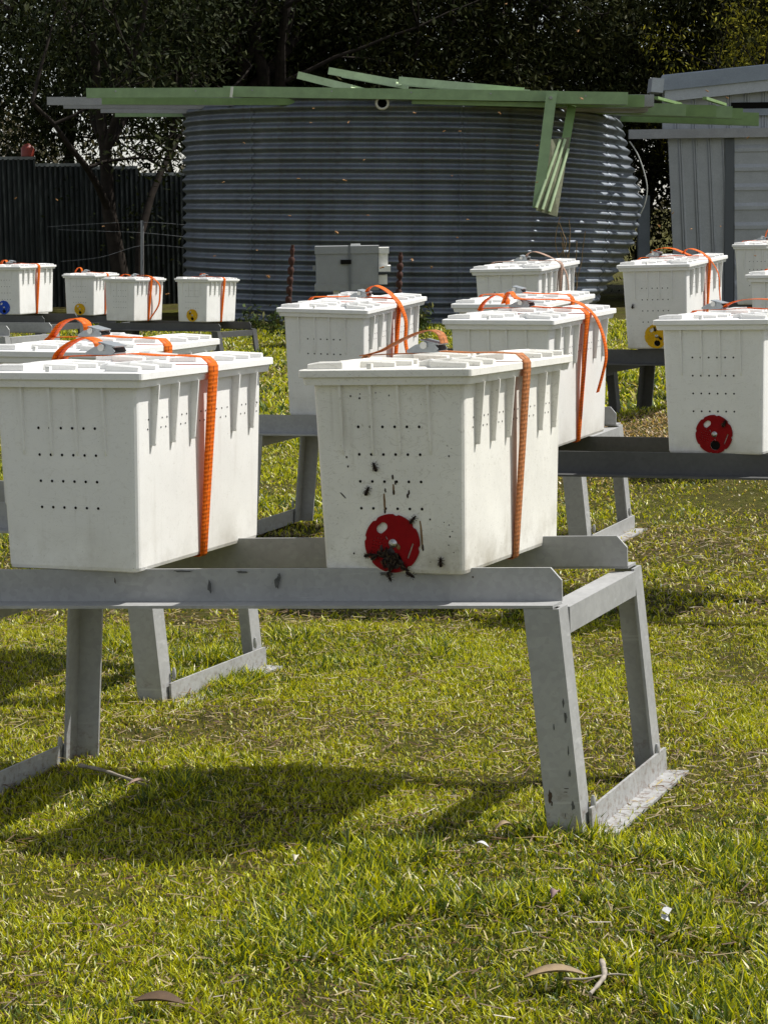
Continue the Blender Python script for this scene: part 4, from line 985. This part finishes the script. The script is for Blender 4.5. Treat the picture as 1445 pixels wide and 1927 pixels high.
def ribbon_mesh(name, runs, m):
    """runs: list of (points, width, side vectors or None)"""
    V = []; F = []; UV = []
    for pts, w, sides in runs:
        n = len(pts); b = len(V); s_acc = 0
        for i, p in enumerate(pts):
            p = Vector(p)
            if i: s_acc += (p - Vector(pts[i - 1])).length
            sd_ = Vector(sides[i]) if sides else Vector((0, 1, 0)); ww = w[i] if hasattr(w, '__len__') else w
            tdir = (Vector(pts[min(i + 1, n - 1)]) - Vector(pts[max(i - 1, 0)])).normalized(); nn = tdir.cross(sd_).normalized() * 0.0008
            for k, (a, e) in enumerate(((-.5, 1), (.5, 1), (-.5, -1), (.5, -1))):
                V.append(p + sd_ * (a * ww) + nn * e); UV.append((0.0 if a < 0 else 1.0, s_acc))
        for i in range(n - 1):
            q = b + 4 * i; r_ = q + 4
            F += [(q, q + 1, r_ + 1, r_), (q + 2, r_ + 2, r_ + 3, q + 3), (q, r_, r_ + 2, q + 2), (q + 1, q + 3, r_ + 3, r_ + 1)]
    me = bpy.data.meshes.new(name); me.from_pydata([tuple(v) for v in V], [], F); me.materials.append(m)
    uvl = me.uv_layers.new(name='UVMap'); li = np.zeros(len(me.loops), dtype=np.int32); me.loops.foreach_get('vertex_index', li)
    uvl.data.foreach_set('uv', np.asarray(UV, dtype=np.float32)[li].ravel())
    me.polygons.foreach_set('use_smooth', [True] * len(F)); return me

def buckle_parts(t, x, y, z, s=1.0):
    mb = MB()
    for dy in (-0.027, 0.027):
        prof = [(-0.045, 0.0), (0.035, 0.0), (0.045, 0.010), (0.036, 0.026), (0.012, 0.030), (-0.020, 0.024), (-0.046, 0.008)]
        mb.prism(prof, lambda p, q: (x + p[0] * s, y + dy + q, z + p[1] * s * 0.9), -0.0012, 0.0012)
    mb.box((x, y, z + 0.002), (0.07, 0.052, 0.003)); b = mb.build('buckle', BUCKLE, t)
    mb = MB(); mb.tube([(x + 0.004, y - 0.034, z + 0.016), (x + 0.004, y + 0.034, z + 0.016)], 0.008, 10); mb.build('pin', SCREW, b)
    mb = MB(); mb.box((x + 0.016, y, z + 0.0225), (0.042, 0.056, 0.003), Matrix.Rotation(R(14), 3, 'Y')); mb.build('lever', BUCKLE, b)

def strap(label, p, yaw, tilt, m, tails=(), buckle=-0.04, y=0.338, w=0.046, slack=0.0, group='orange straps round the hives'):
    t = thing('strap', label, 'strap', p, (R(tilt[0]), R(tilt[1]), R(yaw)), group)
    zt = HT + 0.0172
    loop = [(-0.1555, -0.0016), (0.0, -0.0016), (0.1545, -0.0016), (0.1575, 0.002)]
    for k in range(1, 6): loop.append((0.1575 + (0.1905 - 0.1575) * k / 6 + slack * math.sin(math.pi * k / 6), 0.002 + (HT - 0.018) * k / 6))
    loop += [(0.1912, HT - 0.017), (0.1915, HT - 0.003), (0.1885, HT + 0.0035), (0.174, zt - 0.001), (0.12, zt + 0.002), (0.06, zt + 0.002), (0.0, zt + 0.006), (-0.06, zt + 0.002), (-0.12, zt + 0.001), (-0.174, zt - 0.001), (-0.1885, HT + 0.0035), (-0.1915, HT - 0.003), (-0.1912, HT - 0.017), (-0.174, 0.2), (-0.1575, 0.002), (-0.1555, -0.0016)]
    ws = [w * (0.74 if z < 0.02 and x > -0.16 else 1.0) for x, z in loop]
    ws = [w * (0.72 + 0.28 * min(1, max(0, z) / 0.36)) for x, z in loop]
    link('webbing', ribbon_mesh('webbing', [([(x, y, z) for x, z in loop], ws, None)], m), t)
    for pts, tw in tails:
        P = catmull([(x, y + dy, HT + z) for x, z, dy in pts], 7)
        link('tail', ribbon_mesh('tail', [(P, tw, None)], m), t)
    buckle_parts(t, buckle, y, zt + 0.004, 0.8)
    return t

H = {}
def put(key, hl, sl_, p, yaw, tilt, disc=None, dirty=False, smat=None, tails=(), buckle=-0.04, slack=0.0, w=0.046):
    H[key] = hive(hl, p, yaw, tilt, disc, dirty)
    strap(sl_, p, yaw, tilt, smat or ORANGE, tails, buckle, slack=slack, w=w)

put('A', 'big front hive with a red disc, bees and grubby marks on its face', 'faded tan strap round the red disc hive in front', (0.006, 4.579, 0.509), -22.54, (-1.29, -1.28), 'red', True, ORANGE_DULL,
    [([(0.005, 0.040, 0), (-0.005, 0.062, 0), (-0.035, 0.068, 0), (-0.085, 0.052, 0), (-0.140, 0.026, 0), (-0.185, 0.016, 0)], 0.044)], -0.035)
put('B', 'big front hive at the left with a bare pierced face and no disc', 'bright orange strap round the front left hive', (-0.668, 4.715, 0.503), -21.4, (-0.92, -0.4), None, False, ORANGE,
    [([(-0.085, 0.036, 0), (-0.092, 0.050, 0), (-0.120, 0.058, 0), (-0.160, 0.045, 0), (-0.192, 0.018, 0), (-0.197, -0.02, 0)], 0.046)], -0.07)
put('P', 'hive right behind the front left hive, only its lid showing', 'orange strap on the hive behind the front left hive', (-0.885, 5.96, 0.474), -22.0, (-0.2, 0.2), None, False, ORANGE,
    [([(-0.055, 0.036, 0), (-0.060, 0.058, 0), (-0.090, 0.070, 0), (-0.135, 0.056, 0), (-0.168, 0.020, 0), (-0.180, 0.008, 0)], 0.046)], -0.035)
put('C', 'hive in the middle left, peeping over the front red disc hive', 'orange strap looping high on the middle left hive', (-0.231, 8.733, 0.458), -21.06, (2.15, 1.23), None, False, ORANGE,
    [([(0.055, 0.025, 0), (0.060, 0.050, 0), (0.095, 0.066, 0), (0.150, 0.040, 0), (0.195, -0.010, 0), (0.218, -0.07, 0), (0.216, -0.15, 0), (0.228, -0.21, 0)], [0.046] * 30 + [0.036] * 20)], 0.03)
put('D', 'middle hive with the longest orange strap tail dangling at its side', 'orange strap with a long tail dangling past the lid edge', (0.368, 7.246, 0.478), -23.09, (0.65, -0.07), None, False, ORANGE,
    [([(-0.085, 0.030, 0), (-0.092, 0.052, 0), (-0.125, 0.062, 0), (-0.165, 0.040, 0), (-0.185, 0.012, 0)], 0.044),
     ([(-0.09, 0.034, -0.03), (-0.075, 0.066, -0.03), (-0.062, 0.072, -0.03), (-0.040, 0.052, -0.03), (0.02, 0.048, -0.02), (0.09, 0.046, 0), (0.150, 0.036, 0.02), (0.200, -0.006, 0.04), (0.228, -0.075, 0.05), (0.238, -0.14, 0.05), (0.226, -0.20, 0.05), (0.208, -0.262, 0.05)], [0.046] * 45 + [0.03] * 40)], -0.035)
put('E', 'hive hidden behind the long tailed strap hive, lid edge showing', 'orange strap on the hive hidden in the middle', (0.44, 8.56, 0.474), -21.0, (1.0, 0), None, False, ORANGE, [], -0.04)
put('F', 'hive standing alone before the tank with a bleached strap', 'bleached pale strap on the hive before the tank', (0.63, 11.426, 0.531), -21.59, (1.77, -0.76), None, False, ORANGE_PALE,
    [([(0.0, 0.030, 0), (0.01, 0.055, 0), (0.045, 0.066, 0), (0.10, 0.05, 0), (0.165, 0.012, 0.02), (0.200, -0.04, 0.03), (0.212, -0.10, 0.03), (0.214, -0.19, 0.03)], [0.04] * 24 + [0.022] * 30)], -0.02)
put('G', 'hive with a yellow disc at the right, left of the shed wall', 'orange strap looped twice on the yellow disc hive at right', (1.353, 11.312, 0.544), -24.97, (2.28, -1.11), 'yellow', False, ORANGE,
    [([(-0.135, 0.014, 0), (-0.11, 0.045, 0), (-0.06, 0.062, 0), (0.0, 0.058, 0), (0.055, 0.036, 0), (0.09, 0.022, 0)], 0.046),
     ([(0.06, 0.034, -0.03), (0.085, 0.056, -0.03), (0.125, 0.050, -0.02), (0.17, 0.02, 0), (0.205, -0.03, 0.02), (0.226, -0.085, 0.03), (0.228, -0.16, 0.03), (0.232, -0.25, 0.03)], [0.044] * 24 + [0.016] * 30)], -0.10)
put('H', 'hive with a clean red disc cut by the right edge', 'orange strap lying doubled on the right edge red disc hive', (1.015, 7.029, 0.479), -28.35, (-0.32, -1.01), 'red', False, ORANGE,
    [([(-0.085, 0.020, 0), (-0.05, 0.040, 0), (0.0, 0.050, 0), (0.07, 0.050, 0), (0.13, 0.040, 0), (0.19, 0.020, 0), (0.225, -0.03, 0.01), (0.23, -0.1, 0.01)], 0.046)], -0.105)
put('K', 'hive half cut off by the right edge, beside the yellow disc hive', 'strap on the half cut off hive at the right edge', (1.79, 10.12, 0.520), -24.0, (0, 0), None, False, ORANGE, [], -0.04)
put('I', 'farthest right hive, standing before the shed boards', 'orange strap on the farthest right hive', (2.62, 15.9, 0.558), -20.0, (0.5, 0), None, False, ORANGE, [([(-0.02, 0.03, 0), (0.0, 0.09, 0), (0.05, 0.10, 0), (0.1, 0.03, 0)], 0.046)], -0.04)
put('J', 'far right hive overlapping the one before the shed boards', 'strap on the overlapping far right hive', (2.69, 14.9, 0.556), -20.0, (0, 0), None, False, ORANGE, [], -0.04)
put('L', 'hive with a blue disc at the left edge', 'orange strap on the blue disc hive', (-3.312, 20.026, 0.389), -20.2, (-0.24, 0), 'blue', False, ORANGE, [([(-0.12, 0.02, 0), (-0.14, 0.05, 0), (-0.17, 0.045, 0), (-0.19, 0.01, 0)], 0.046)], -0.09)
put('L2', 'hive tucked behind the blue disc hive, only its lid corner showing', 'strap on the hive tucked behind the blue disc hive', (-3.90, 23.95, 0.197), -18.0, (0, 0), None, False, ORANGE, [], -0.04)
put('M', 'yellow disc hive standing behind the disc free far left hive', 'orange strap on the yellow disc hive second from left', (-3.161, 23.934, 0.205), -15.72, (-0.32, 1.16), 'yellow', False, ORANGE, [([(-0.10, 0.02, 0), (-0.11, 0.06, 0), (-0.14, 0.07, 0), (-0.17, 0.04, 0), (-0.18, 0.012, 0)], 0.046)], -0.06)
put('N', 'far left hive without a disc, its strap tail folded down the side', 'orange strap with its tail folded down the far left hive', (-2.605, 22.691, 0.197), -21.96, (-1.58, 1.17), None, False, ORANGE,
    [([(0.0, 0.03, 0), (0.08, 0.034, 0), (0.15, 0.03, 0), (0.195, 0.005, 0.03), (0.225, -0.06, 0.10), (0.222, -0.16, 0.12), (0.215, -0.27, 0.10), (0.175, -0.40, 0.0)], [0.046] * 20 + [0.036] * 30), ([(-0.16, 0.015, 0), (-0.12, 0.04, 0), (-0.05, 0.03, 0), (0.0, 0.02, 0)], 0.046)], -0.0)
put('O', 'yellow disc hive standing alone at the left foot of the tank', 'orange strap on the yellow disc hive by the tank', (-1.856, 22.282, 0.198), -24.13, (-2.1, 0.84), 'yellow', False, ORANGE, [([(-0.08, 0.02, 0), (-0.07, 0.045, 0), (-0.04, 0.05, 0), (-0.01, 0.03, 0)], 0.046)], -0.04)

# brown drips and specks on the front hive's face
DRIP = simple('propolis', (0.16, 0.085, 0.025), 0.5, 0, 0.35, 120); DRIPD = simple('dark_propolis', (0.018, 0.010, 0.007), 0.6)
A = H['A']
def on_front(u, v):
    """local x,z on the front hive's face from its measured position"""
    return (u - 742) / 862.0 + 0.0, (1079.5 - v) / 928.0
def drip(u0, v0, u1, v1, w, m, name='drip'):
    x0, z0 = on_front(u0, v0); x1, z1 = on_front(u1, v1); mb = MB(); n = 5; rings = []
    for k in range(n + 1):
        f = k / n; x = x0 + (x1 - x0) * f + rng.normal(0, 0.0003); z = z0 + (z1 - z0) * f; ww = w * (0.35 + 0.65 * math.sin(math.pi * (0.12 + 0.78 * f)))
        y = fy(z); rings.append([(x - ww, y + 0.0005, z), (x - ww * 0.5, y - 0.0011, z), (x + ww * 0.5, y - 0.0011, z), (x + ww, y + 0.0005, z)])
    mb.loft(rings, True, True); return mb.build(name, m, A)
drip(729, 926, 729.5, 962, 0.0026, DRIP); drip(795, 977, 798, 1030, 0.0024, DRIP); drip(747, 908, 747, 926, 0.0024, DRIP)
drip(746, 890, 746.5, 899, 0.0026, DRIPD); drip(751, 901, 751, 909, 0.0024, DRIPD); drip(747, 919, 747, 928, 0.0032, DRIPD); drip(731, 916, 732, 924, 0.0022, DRIPD)
drip(773, 925, 777, 924, 0.001, DRIPD); drip(776, 919, 775.5, 928, 0.0022, DRIPD); drip(773, 926, 773, 934, 0.0028, DRIPD)
drip(645, 925, 655, 936, 0.0022, DRIPD); drip(798, 1022, 798.5, 1034, 0.0028, DRIPD); drip(729, 956, 729.3, 964, 0.0026, DRIPD)
mb = MB()
for u, v in ((853, 854), (814, 974), (840, 979), (849, 984), (855, 996), (850, 1006), (847, 1022), (856, 1036), (667, 1042), (662, 875), (660, 857), (672, 741), (689, 745), (690, 737), (745, 740), (765, 735), (812, 1055), (720, 735), (884, 760)):
    x, z = on_front(u, v); y = fy(z) - 0.0006; r = 0.0017 * rng.uniform(0.6, 1.3)
    if x < 0.148: mb.add([(x + r * math.cos(a), y, z + r * 1.2 * math.sin(a)) for a in (0, 1.05, 2.1, 3.14, 4.19, 5.24)], [tuple(range(6))])
mb.build('dirt_specks', DRIPD, A)['kind'] = 'stuff'
def crust(u, v, w, h, m, lift=0.0055):
    x, z = on_front(u, v); mb = MB(); n = 16; o_ = []; i_ = []
    for k in range(n):
        a = 2 * math.pi * k / n; q = rng.uniform(0.6, 1.15)
        o_.append((x + w * q * math.cos(a), fy(z) - lift, z + h * q * math.sin(a))); i_.append((x + w * 0.6 * q * math.cos(a), fy(z) - lift - 0.0022, z + h * 0.6 * q * math.sin(a)))
    mb.loft([o_, i_], True, True); return mb.build('propolis_crust', m, A)
crust(739, 1047, 0.019, 0.020, DRIPD); crust(724, 1043, 0.012, 0.007, DRIPD); crust(706, 1044, 0.010, 0.004, DRIPD); crust(752, 1056, 0.013, 0.008, DRIPD); crust(741, 1064, 0.015, 0.008, DRIPD); crust(754, 1026, 0.004, 0.008, DRIP); crust(722, 1031, 0.004, 0.009, DRIPD)

# ------------------------------------------------------------------ bees
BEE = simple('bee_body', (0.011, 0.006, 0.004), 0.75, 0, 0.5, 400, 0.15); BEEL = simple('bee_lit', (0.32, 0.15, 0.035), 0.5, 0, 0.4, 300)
WING, ntw, bw = mat('bee_wing'); bw.inputs['Base Color'].default_value = (0.06, 0.04, 0.022, 1); bw.inputs['Specular IOR Level'].default_value = 0.2; bw.inputs['Roughness'].default_value = 0.3; bw.inputs['Alpha'].default_value = 0.55
def bee_meshes(m):
    """a bee lying along +Z (head up), back towards -Y; about 20 mm"""
    mb = MB(); k = 0.001; Z = Matrix.Rotation(R(-90), 3, 'Y')
    mb.ell((0, -3.2 * k, -5 * k), (5.6 * k, 3.2 * k, 3.5 * k), Z); mb.ell((0, -3.4 * k, 2.6 * k), (3.2 * k, 2.9 * k, 2.9 * k), Z); mb.ell((0, -3.0 * k, 6.8 * k), (1.9 * k, 2.2 * k, 1.9 * k), Z)
    for sx in (-1, 1):
        for z0, dx, dz in ((4.2, 6, 4), (2.6, 7.5, 0), (0.8, 7, -6)): mb.tube([(sx * 1.5 * k, -2 * k, z0 * k), (sx * dx * 0.6 * k, -3.4 * k, (z0 + dz * 0.5) * k), (sx * dx * k, -0.2 * k, (z0 + dz) * k)], [0.55 * k, 0.5 * k, 0.35 * k], 4)
        mb.tube([(sx * 0.7 * k, -3.5 * k, 8.3 * k), (sx * 1.8 * k, -4 * k, 10.6 * k)], 0.3 * k, 4)
    body = mb.mesh('bee', m)
    wings = []
    for sp in (0, 1):
        mb = MB()
        for sx in (-1, 1):
            a = R(200 if not sp else 255); tip = Vector((sx * (4.5 if not sp else 10) * k, -5.5 * k, (-8.5 if not sp else 0.5) * k)); rt_ = Vector((sx * 1.6 * k, -5.6 * k, 3.0 * k)); d = tip - rt_; s = Vector((d.z, 0, -d.x)).normalized() * 1.9 * k * sx
            mb.add([rt_, rt_ + d * 0.4 - s * 0.9, rt_ + d * 0.85 - s, tip, rt_ + d * 0.8 + s * 0.8, rt_ + d * 0.35 + s * 0.5], [(0, 1, 2, 3, 4, 5)])
        wings.append(mb.mesh('wings', WING))
    return body, wings
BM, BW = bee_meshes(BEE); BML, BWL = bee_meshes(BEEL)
def bee(label, loc, rot, lit=False, spread=False, s=1.0, group=None):
    o = link('bee', BML if lit else BM); o.location = loc; o.rotation_mode = 'QUATERNION'; o.rotation_quaternion = rot; o.scale = (s, s, s)
    tag(o, label, 'bee', group); w = link('wing_pair', (BWL if lit else BW)[1 if spread else 0], o); return o
def bee_on(h, x, z, ang, label, s=1.0, lift=0.0, group=None):
    M = Matrix.Translation(h.location) @ h.rotation_euler.to_matrix().to_4x4()
    loc = M @ Vector((x, fy(z) - 0.0004 - lift, z)); q = (h.rotation_euler.to_matrix() @ Matrix.Rotation(R(ang), 3, 'Y')).to_quaternion()
    return bee(label, loc, q, False, False, s, group)
for u, v, a, lab in ((714, 875, -20, 'bee crawling between the upper vent rows of the front hive'), (698, 921, 25, 'bee with open wings left of the middle vent row'), (784, 974, 40, 'bee on the upper right rim of the front red disc'), (832, 1054, 0, 'dark bee alone at the lower right corner of the front hive')):
    x, z = on_front(u, v); bee_on(A, x, z, a, lab, 1.08, 0.003 if u == 784 else 0)
clus = [(712, 1046, 60), (724, 1040, 110), (700, 1043, 75), (733, 1036, 10), (752, 1047, 150), (745, 1058, 200), (728, 1060, 170), (760, 1060, 120), (741, 1046, 30), (768, 1068, 110), (739, 1070, 190)]
CL = ['bee at the left edge of the front entrance cluster, lying level', 'bee in the upper left of the front entrance cluster', 'outermost left bee of the cluster on the front red disc', 'topmost bee of the front entrance cluster, below the screw', 'bee at the upper right of the front entrance cluster', 'bee hanging head down in the middle of the front cluster', 'bee at the lower left of the front entrance cluster', 'bee at the right edge of the front entrance cluster', 'bee over the black hole of the front red disc', 'outermost lower right bee of the front entrance cluster', 'bee at the bottom of the front cluster on the disc rim']
for (u, v, a), lab in zip(clus, CL):
    x, z = on_front(u, v); bee_on(A, x, z, a, lab, 1.1, 0.0045 + rng.uniform(0, 0.005), 'bees clustered at the front entrance')
for u, v, a, lab in ((741, 1083, 160, 'bee hanging below the front red disc on the rail'), (781, 1078, 120, 'bee at the lower right of the front entrance cluster')):
    x, z = on_front(u, v); bee_on(A, x, z, a, lab, 1.15, 0.018)
B = H['B']; Mb = Matrix.Translation(B.location) @ B.rotation_euler.to_matrix().to_4x4()
bee('bee on the sunlit side of the front left hive near its back corner', Mb @ Vector((fw_(0.33) + 0.001, 0.60, 0.318)), (B.rotation_euler.to_matrix() @ Matrix.Rotation(R(90), 3, 'Z') @ Matrix.Rotation(R(30), 3, 'Y')).to_quaternion(), False, False, 1.1)
for key, x, z, lab in (('G', -0.115, 0.215, 'bee flying up to the yellow disc hive face at right'), ('G', 0.02, 0.055, 'bee at the yellow disc entrance at right'), ('G', -0.005, 0.10, 'bee on the upper part of the right yellow disc'), ('H', 0.036, 0.098, 'bee on the rim of the clean red disc'), ('O', -0.02, 0.085, 'bee on the yellow disc of the hive by the tank'), ('O', 0.0, 0.04, 'bee at the yellow disc entrance by the tank'), ('L', 0.0, 0.04, 'bee at the blue disc entrance'), ('M', 0.0, 0.035, 'bee at the yellow disc entrance second from left')):
    bee_on(H[key], x, z, float(rng.uniform(-60, 60)), lab, 1.3, 0.004)
fly = [(505, 519, 9, 1), (649, 338, 11, 1), (634, 436, 11, 0), (655, 229, 13, 0), (562, 335, 15, 0), (692, 404, 16, 0), (718, 502, 10, 1), (780, 211, 12, 0), (812, 502, 13, 0), (1094, 184, 10, 1), (1087, 57, 12, 0), (952, 6, 13, 0), (1240, 424, 12, 1), (1368, 183, 15, 0), (1330, 170, 14, 0), (860, 446, 14, 0), (835, 246, 15, 0), (940, 212, 15, 0), (1010, 273, 18, 0), (776, 488, 12, 1), (590, 203, 18, 0), (865, 246, 18, 0), (1300, 430, 15, 0), (1265, 400, 17, 0), (420, 342, 17, 0), (460, 268, 18, 0), (585, 230, 18, 0), (195, 425, 17, 0), (315, 552, 12, 1), (108, 375, 17, 0), (30, 372, 15, 0), (850, 330, 18, 0), (880, 412, 15, 0), (900, 505, 14, 0), (1010, 342, 18, 0), (685, 300, 18, 0), (484, 470, 18, 0), (404, 481, 18, 0), (1355, 425, 17, 0), (1406, 258, 16, 0), (1420, 480, 14, 0), (545, 405, 16, 0)]
FL = ['honey bee flying before the left part of the tank, beside the rusty picket', 'bee in flight before the middle of the tank wall, larger of the pair', 'bee in flight above the left end of the grey box hive', 'bee in flight below and left of the white overflow pipe', 'faint bee in flight just left of the tank middle, smaller of the pair', 'faint bee in flight before the tank right of its middle rings', 'bee in flight at the landing board of the grey box hive', 'bee in flight just right of the white overflow pipe', 'bee in flight right of the rusty picket, above the long tailed strap hive', 'bee in flight before the green beam right of the bracket', 'bee in flight against the dark hedge above the tank right half', 'bee in flight at the top edge of the picture before the hedge', 'bee in flight before the dark gap beside the shed', 'bee in flight before the upper shed wall under the fascia', 'bee in flight before the lower fascia board of the shed', 'bee in flight low before the tank, left of the bleached strap hive', 'bee in flight high on the tank wall between pipe and bracket', 'bee in flight close under the front beam, near the bracket', 'bee in flight touching the left strut of the hanging bracket', 'bee in flight between the right picket and the grey box hive', 'tiny bee in flight under the front beam left of the overflow pipe', 'tiny bee in flight beside the one high between pipe and bracket', 'bee in flight before the ribbed shed sheet near its middle', 'bee in flight before the left edge of the ribbed shed sheet', 'tiny bee in flight before the upper left of the tank wall', 'tiny bee in flight nearest the left top rim of the tank', 'tiny bee in flight high on the tank halfway from left rim to pipe', 'tiny bee in flight before the dark fence near the tree trunk', 'bee in flight right of the disc free far left hive', 'tiny bee in flight before the middle of the dark fence', 'tiny bee in flight before the left end of the dark fence', 'tiny bee in flight on the tank wall left of the bracket', 'tiny bee in flight low on the tank wall right of the middle', 'bee in flight just above the left corner of the bleached strap hive', 'tiny bee in flight before the plate of the hanging bracket', 'tiny bee in flight in the upper middle of the tank wall', 'tiny bee in flight above the hive beside the left rusty picket', 'tiny bee in flight above the yellow disc hive by the tank', 'bee in flight before the shed corner post', 'tiny bee in flight before the shed header rail at the right', 'bee in flight before the lowest shed boards, above the right edge hives', 'tiny bee in flight above the left rusty picket']
for k, (u, v, y, big) in enumerate(fly):
    q = (Matrix.Rotation(float(rng.uniform(0, 6.28)), 3, 'Z') @ Matrix.Rotation(R(float(rng.uniform(40, 110))), 3, 'X') @ Matrix.Rotation(float(rng.uniform(-0.5, 0.5)), 3, 'Y')).to_quaternion()
    bee(FL[k], PX(u, v, y), q, True, True, 1.15, 'bees in flight')

# ------------------------------------------------------------------ litter in the grass
DRY = simple('dry_leaf', (0.25, 0.18, 0.10), 0.6, 0, 0.3, 40); STICK = simple('grey_stick', (0.28, 0.24, 0.19), 0.8, 0, 0.4, 60); PAPER = simple('white_scrap', (0.45, 0.45, 0.44), 0.7)
def gpt(u, v):
    d = PX(u, v, 1.0) - Vector((0, 0, EYE)); p = Vector((0, 0, EYE))
    y = 2.0
    for _ in range(4000):
        q = Vector((d.x * y, y, EYE + d.z * y))
        if q.z <= gz(q.x, q.y): break
        y += 0.01
    q.z = gz(q.x, q.y); return q
def leaf(u, v, L, W, ang, label, m, curl=0.008, lift=0.026):
    p = gpt(u, v); mb = MB(); rings = []
    for k in range(9):
        f = k / 8; w = W * math.sin(math.pi * min(1, f * 0.94 + 0.04)) ** 0.8; c = Vector((math.cos(R(ang)) * L * (f - .5), math.sin(R(ang)) * L * (f - .5), lift + curl * math.sin(f * 3.1))); s = Vector((-math.sin(R(ang)), math.cos(R(ang)), 0))
        rings.append([p + c - s * w / 2 + Vector((0, 0, w * 0.3)), p + c, p + c + s * w / 2 + Vector((0, 0, w * 0.35)), p + c + Vector((0, 0, 0.0015))])
    mb.loft(rings, True, True); o = mb.build('dead_leaf', m); tag(o, label, 'leaf', 'dead leaves in the grass'); return o
leaf(1045, 1868, 0.105, 0.028, 4, 'large curled brown leaf beside the grey twig in the foreground', DRY)
leaf(300, 1916, 0.085, 0.034, -10, 'dark curled leaf at the bottom edge left of centre', simple('dark_leaf', (0.09, 0.055, 0.03), 0.5, 0, 0.2, 40), 0.003, 0.022)
leaf(950, 1590, 0.045, 0.02, 20, 'small pinkish brown leaf left of the nearest stand foot', DRY, 0.01, 0.03)
leaf(262, 1496, 0.06, 0.018, 15, 'pale bark flake in the shadow under the nearest stand', simple('bark_flake', (0.35, 0.24, 0.18), 0.8), 0.01, 0.02)
leaf(905, 1628, 0.035, 0.012, -30, 'pale small leaf left of the foot of the nearest stand', PAPER, 0.006, 0.035)
leaf(1045, 1718, 0.03, 0.018, 60, 'small mauve leaf in the foreground lawn right of centre', simple('mauve_leaf', (0.25, 0.16, 0.15), 0.7), 0.008, 0.03)
leaf(558, 1655, 0.03, 0.012, 80, 'pale scrap of leaf in the foreground lawn left of centre', simple('pale_leaf', (0.5, 0.45, 0.33), 0.7), 0.006, 0.04)
def stick(label, pts, r):
    P = [gpt(u, v) + Vector((0, 0, z)) for u, v, z in pts]; mb = MB(); Q = catmull(P, 4); mb.tube(Q, [r * (1.1 - 0.5 * k / len(Q) + 0.15 * math.sin(k * 2.3)) for k in range(len(Q))], 7)
    return tag(mb.build('stick', STICK), label, 'stick', 'sticks in the grass')
stick('knobbly grey twig hooked round the end of the brown leaf', [(1132, 1845, 0.03), (1137, 1868, 0.03), (1128, 1884, 0.028), (1110, 1898, 0.022)], 0.0048)
stick('straight thin twig lying along the brown leaf', [(1060, 1874, 0.026), (1100, 1876, 0.028), (1150, 1868, 0.03), (1190, 1870, 0.03)], 0.0022)
stick('pale stick at the left edge of the stand shadow', [(150, 1466, 0.03), (190, 1472, 0.028), (230, 1482, 0.025), (282, 1497, 0.02)], 0.0045)
mb = MB(); p = gpt(1260, 1760)
for k in range(4):
    a = rng.uniform(0, 6.28); c = p + Vector((rng.normal(0, 0.006), rng.normal(0, 0.01), 0.035 + 0.006 * k)); s = Vector((math.cos(a), math.sin(a), 0.5)) * 0.007; w_ = Vector((-math.sin(a), math.cos(a), 0.3)) * 0.007
    mb.add([c - s - w_, c + s - w_, c + s * 0.8 + w_, c - s * 0.7 + w_], [(0, 1, 2, 3)])
tag(mb.build('paper_scrap', PAPER), 'crumpled white paper scrap in the grass at the lower right', 'scrap')
tag((lambda m_: (m_.tube([gpt(655, 1606), gpt(655, 1606) + Vector((0.0, 0, 0.05))], 0.003, 5), m_.build('grass_tuft', simple('stem', (0.1, 0.12, 0.03))))[1])(MB()), 'tall lone grass stem at the shadow edge in the middle', 'grass stem')
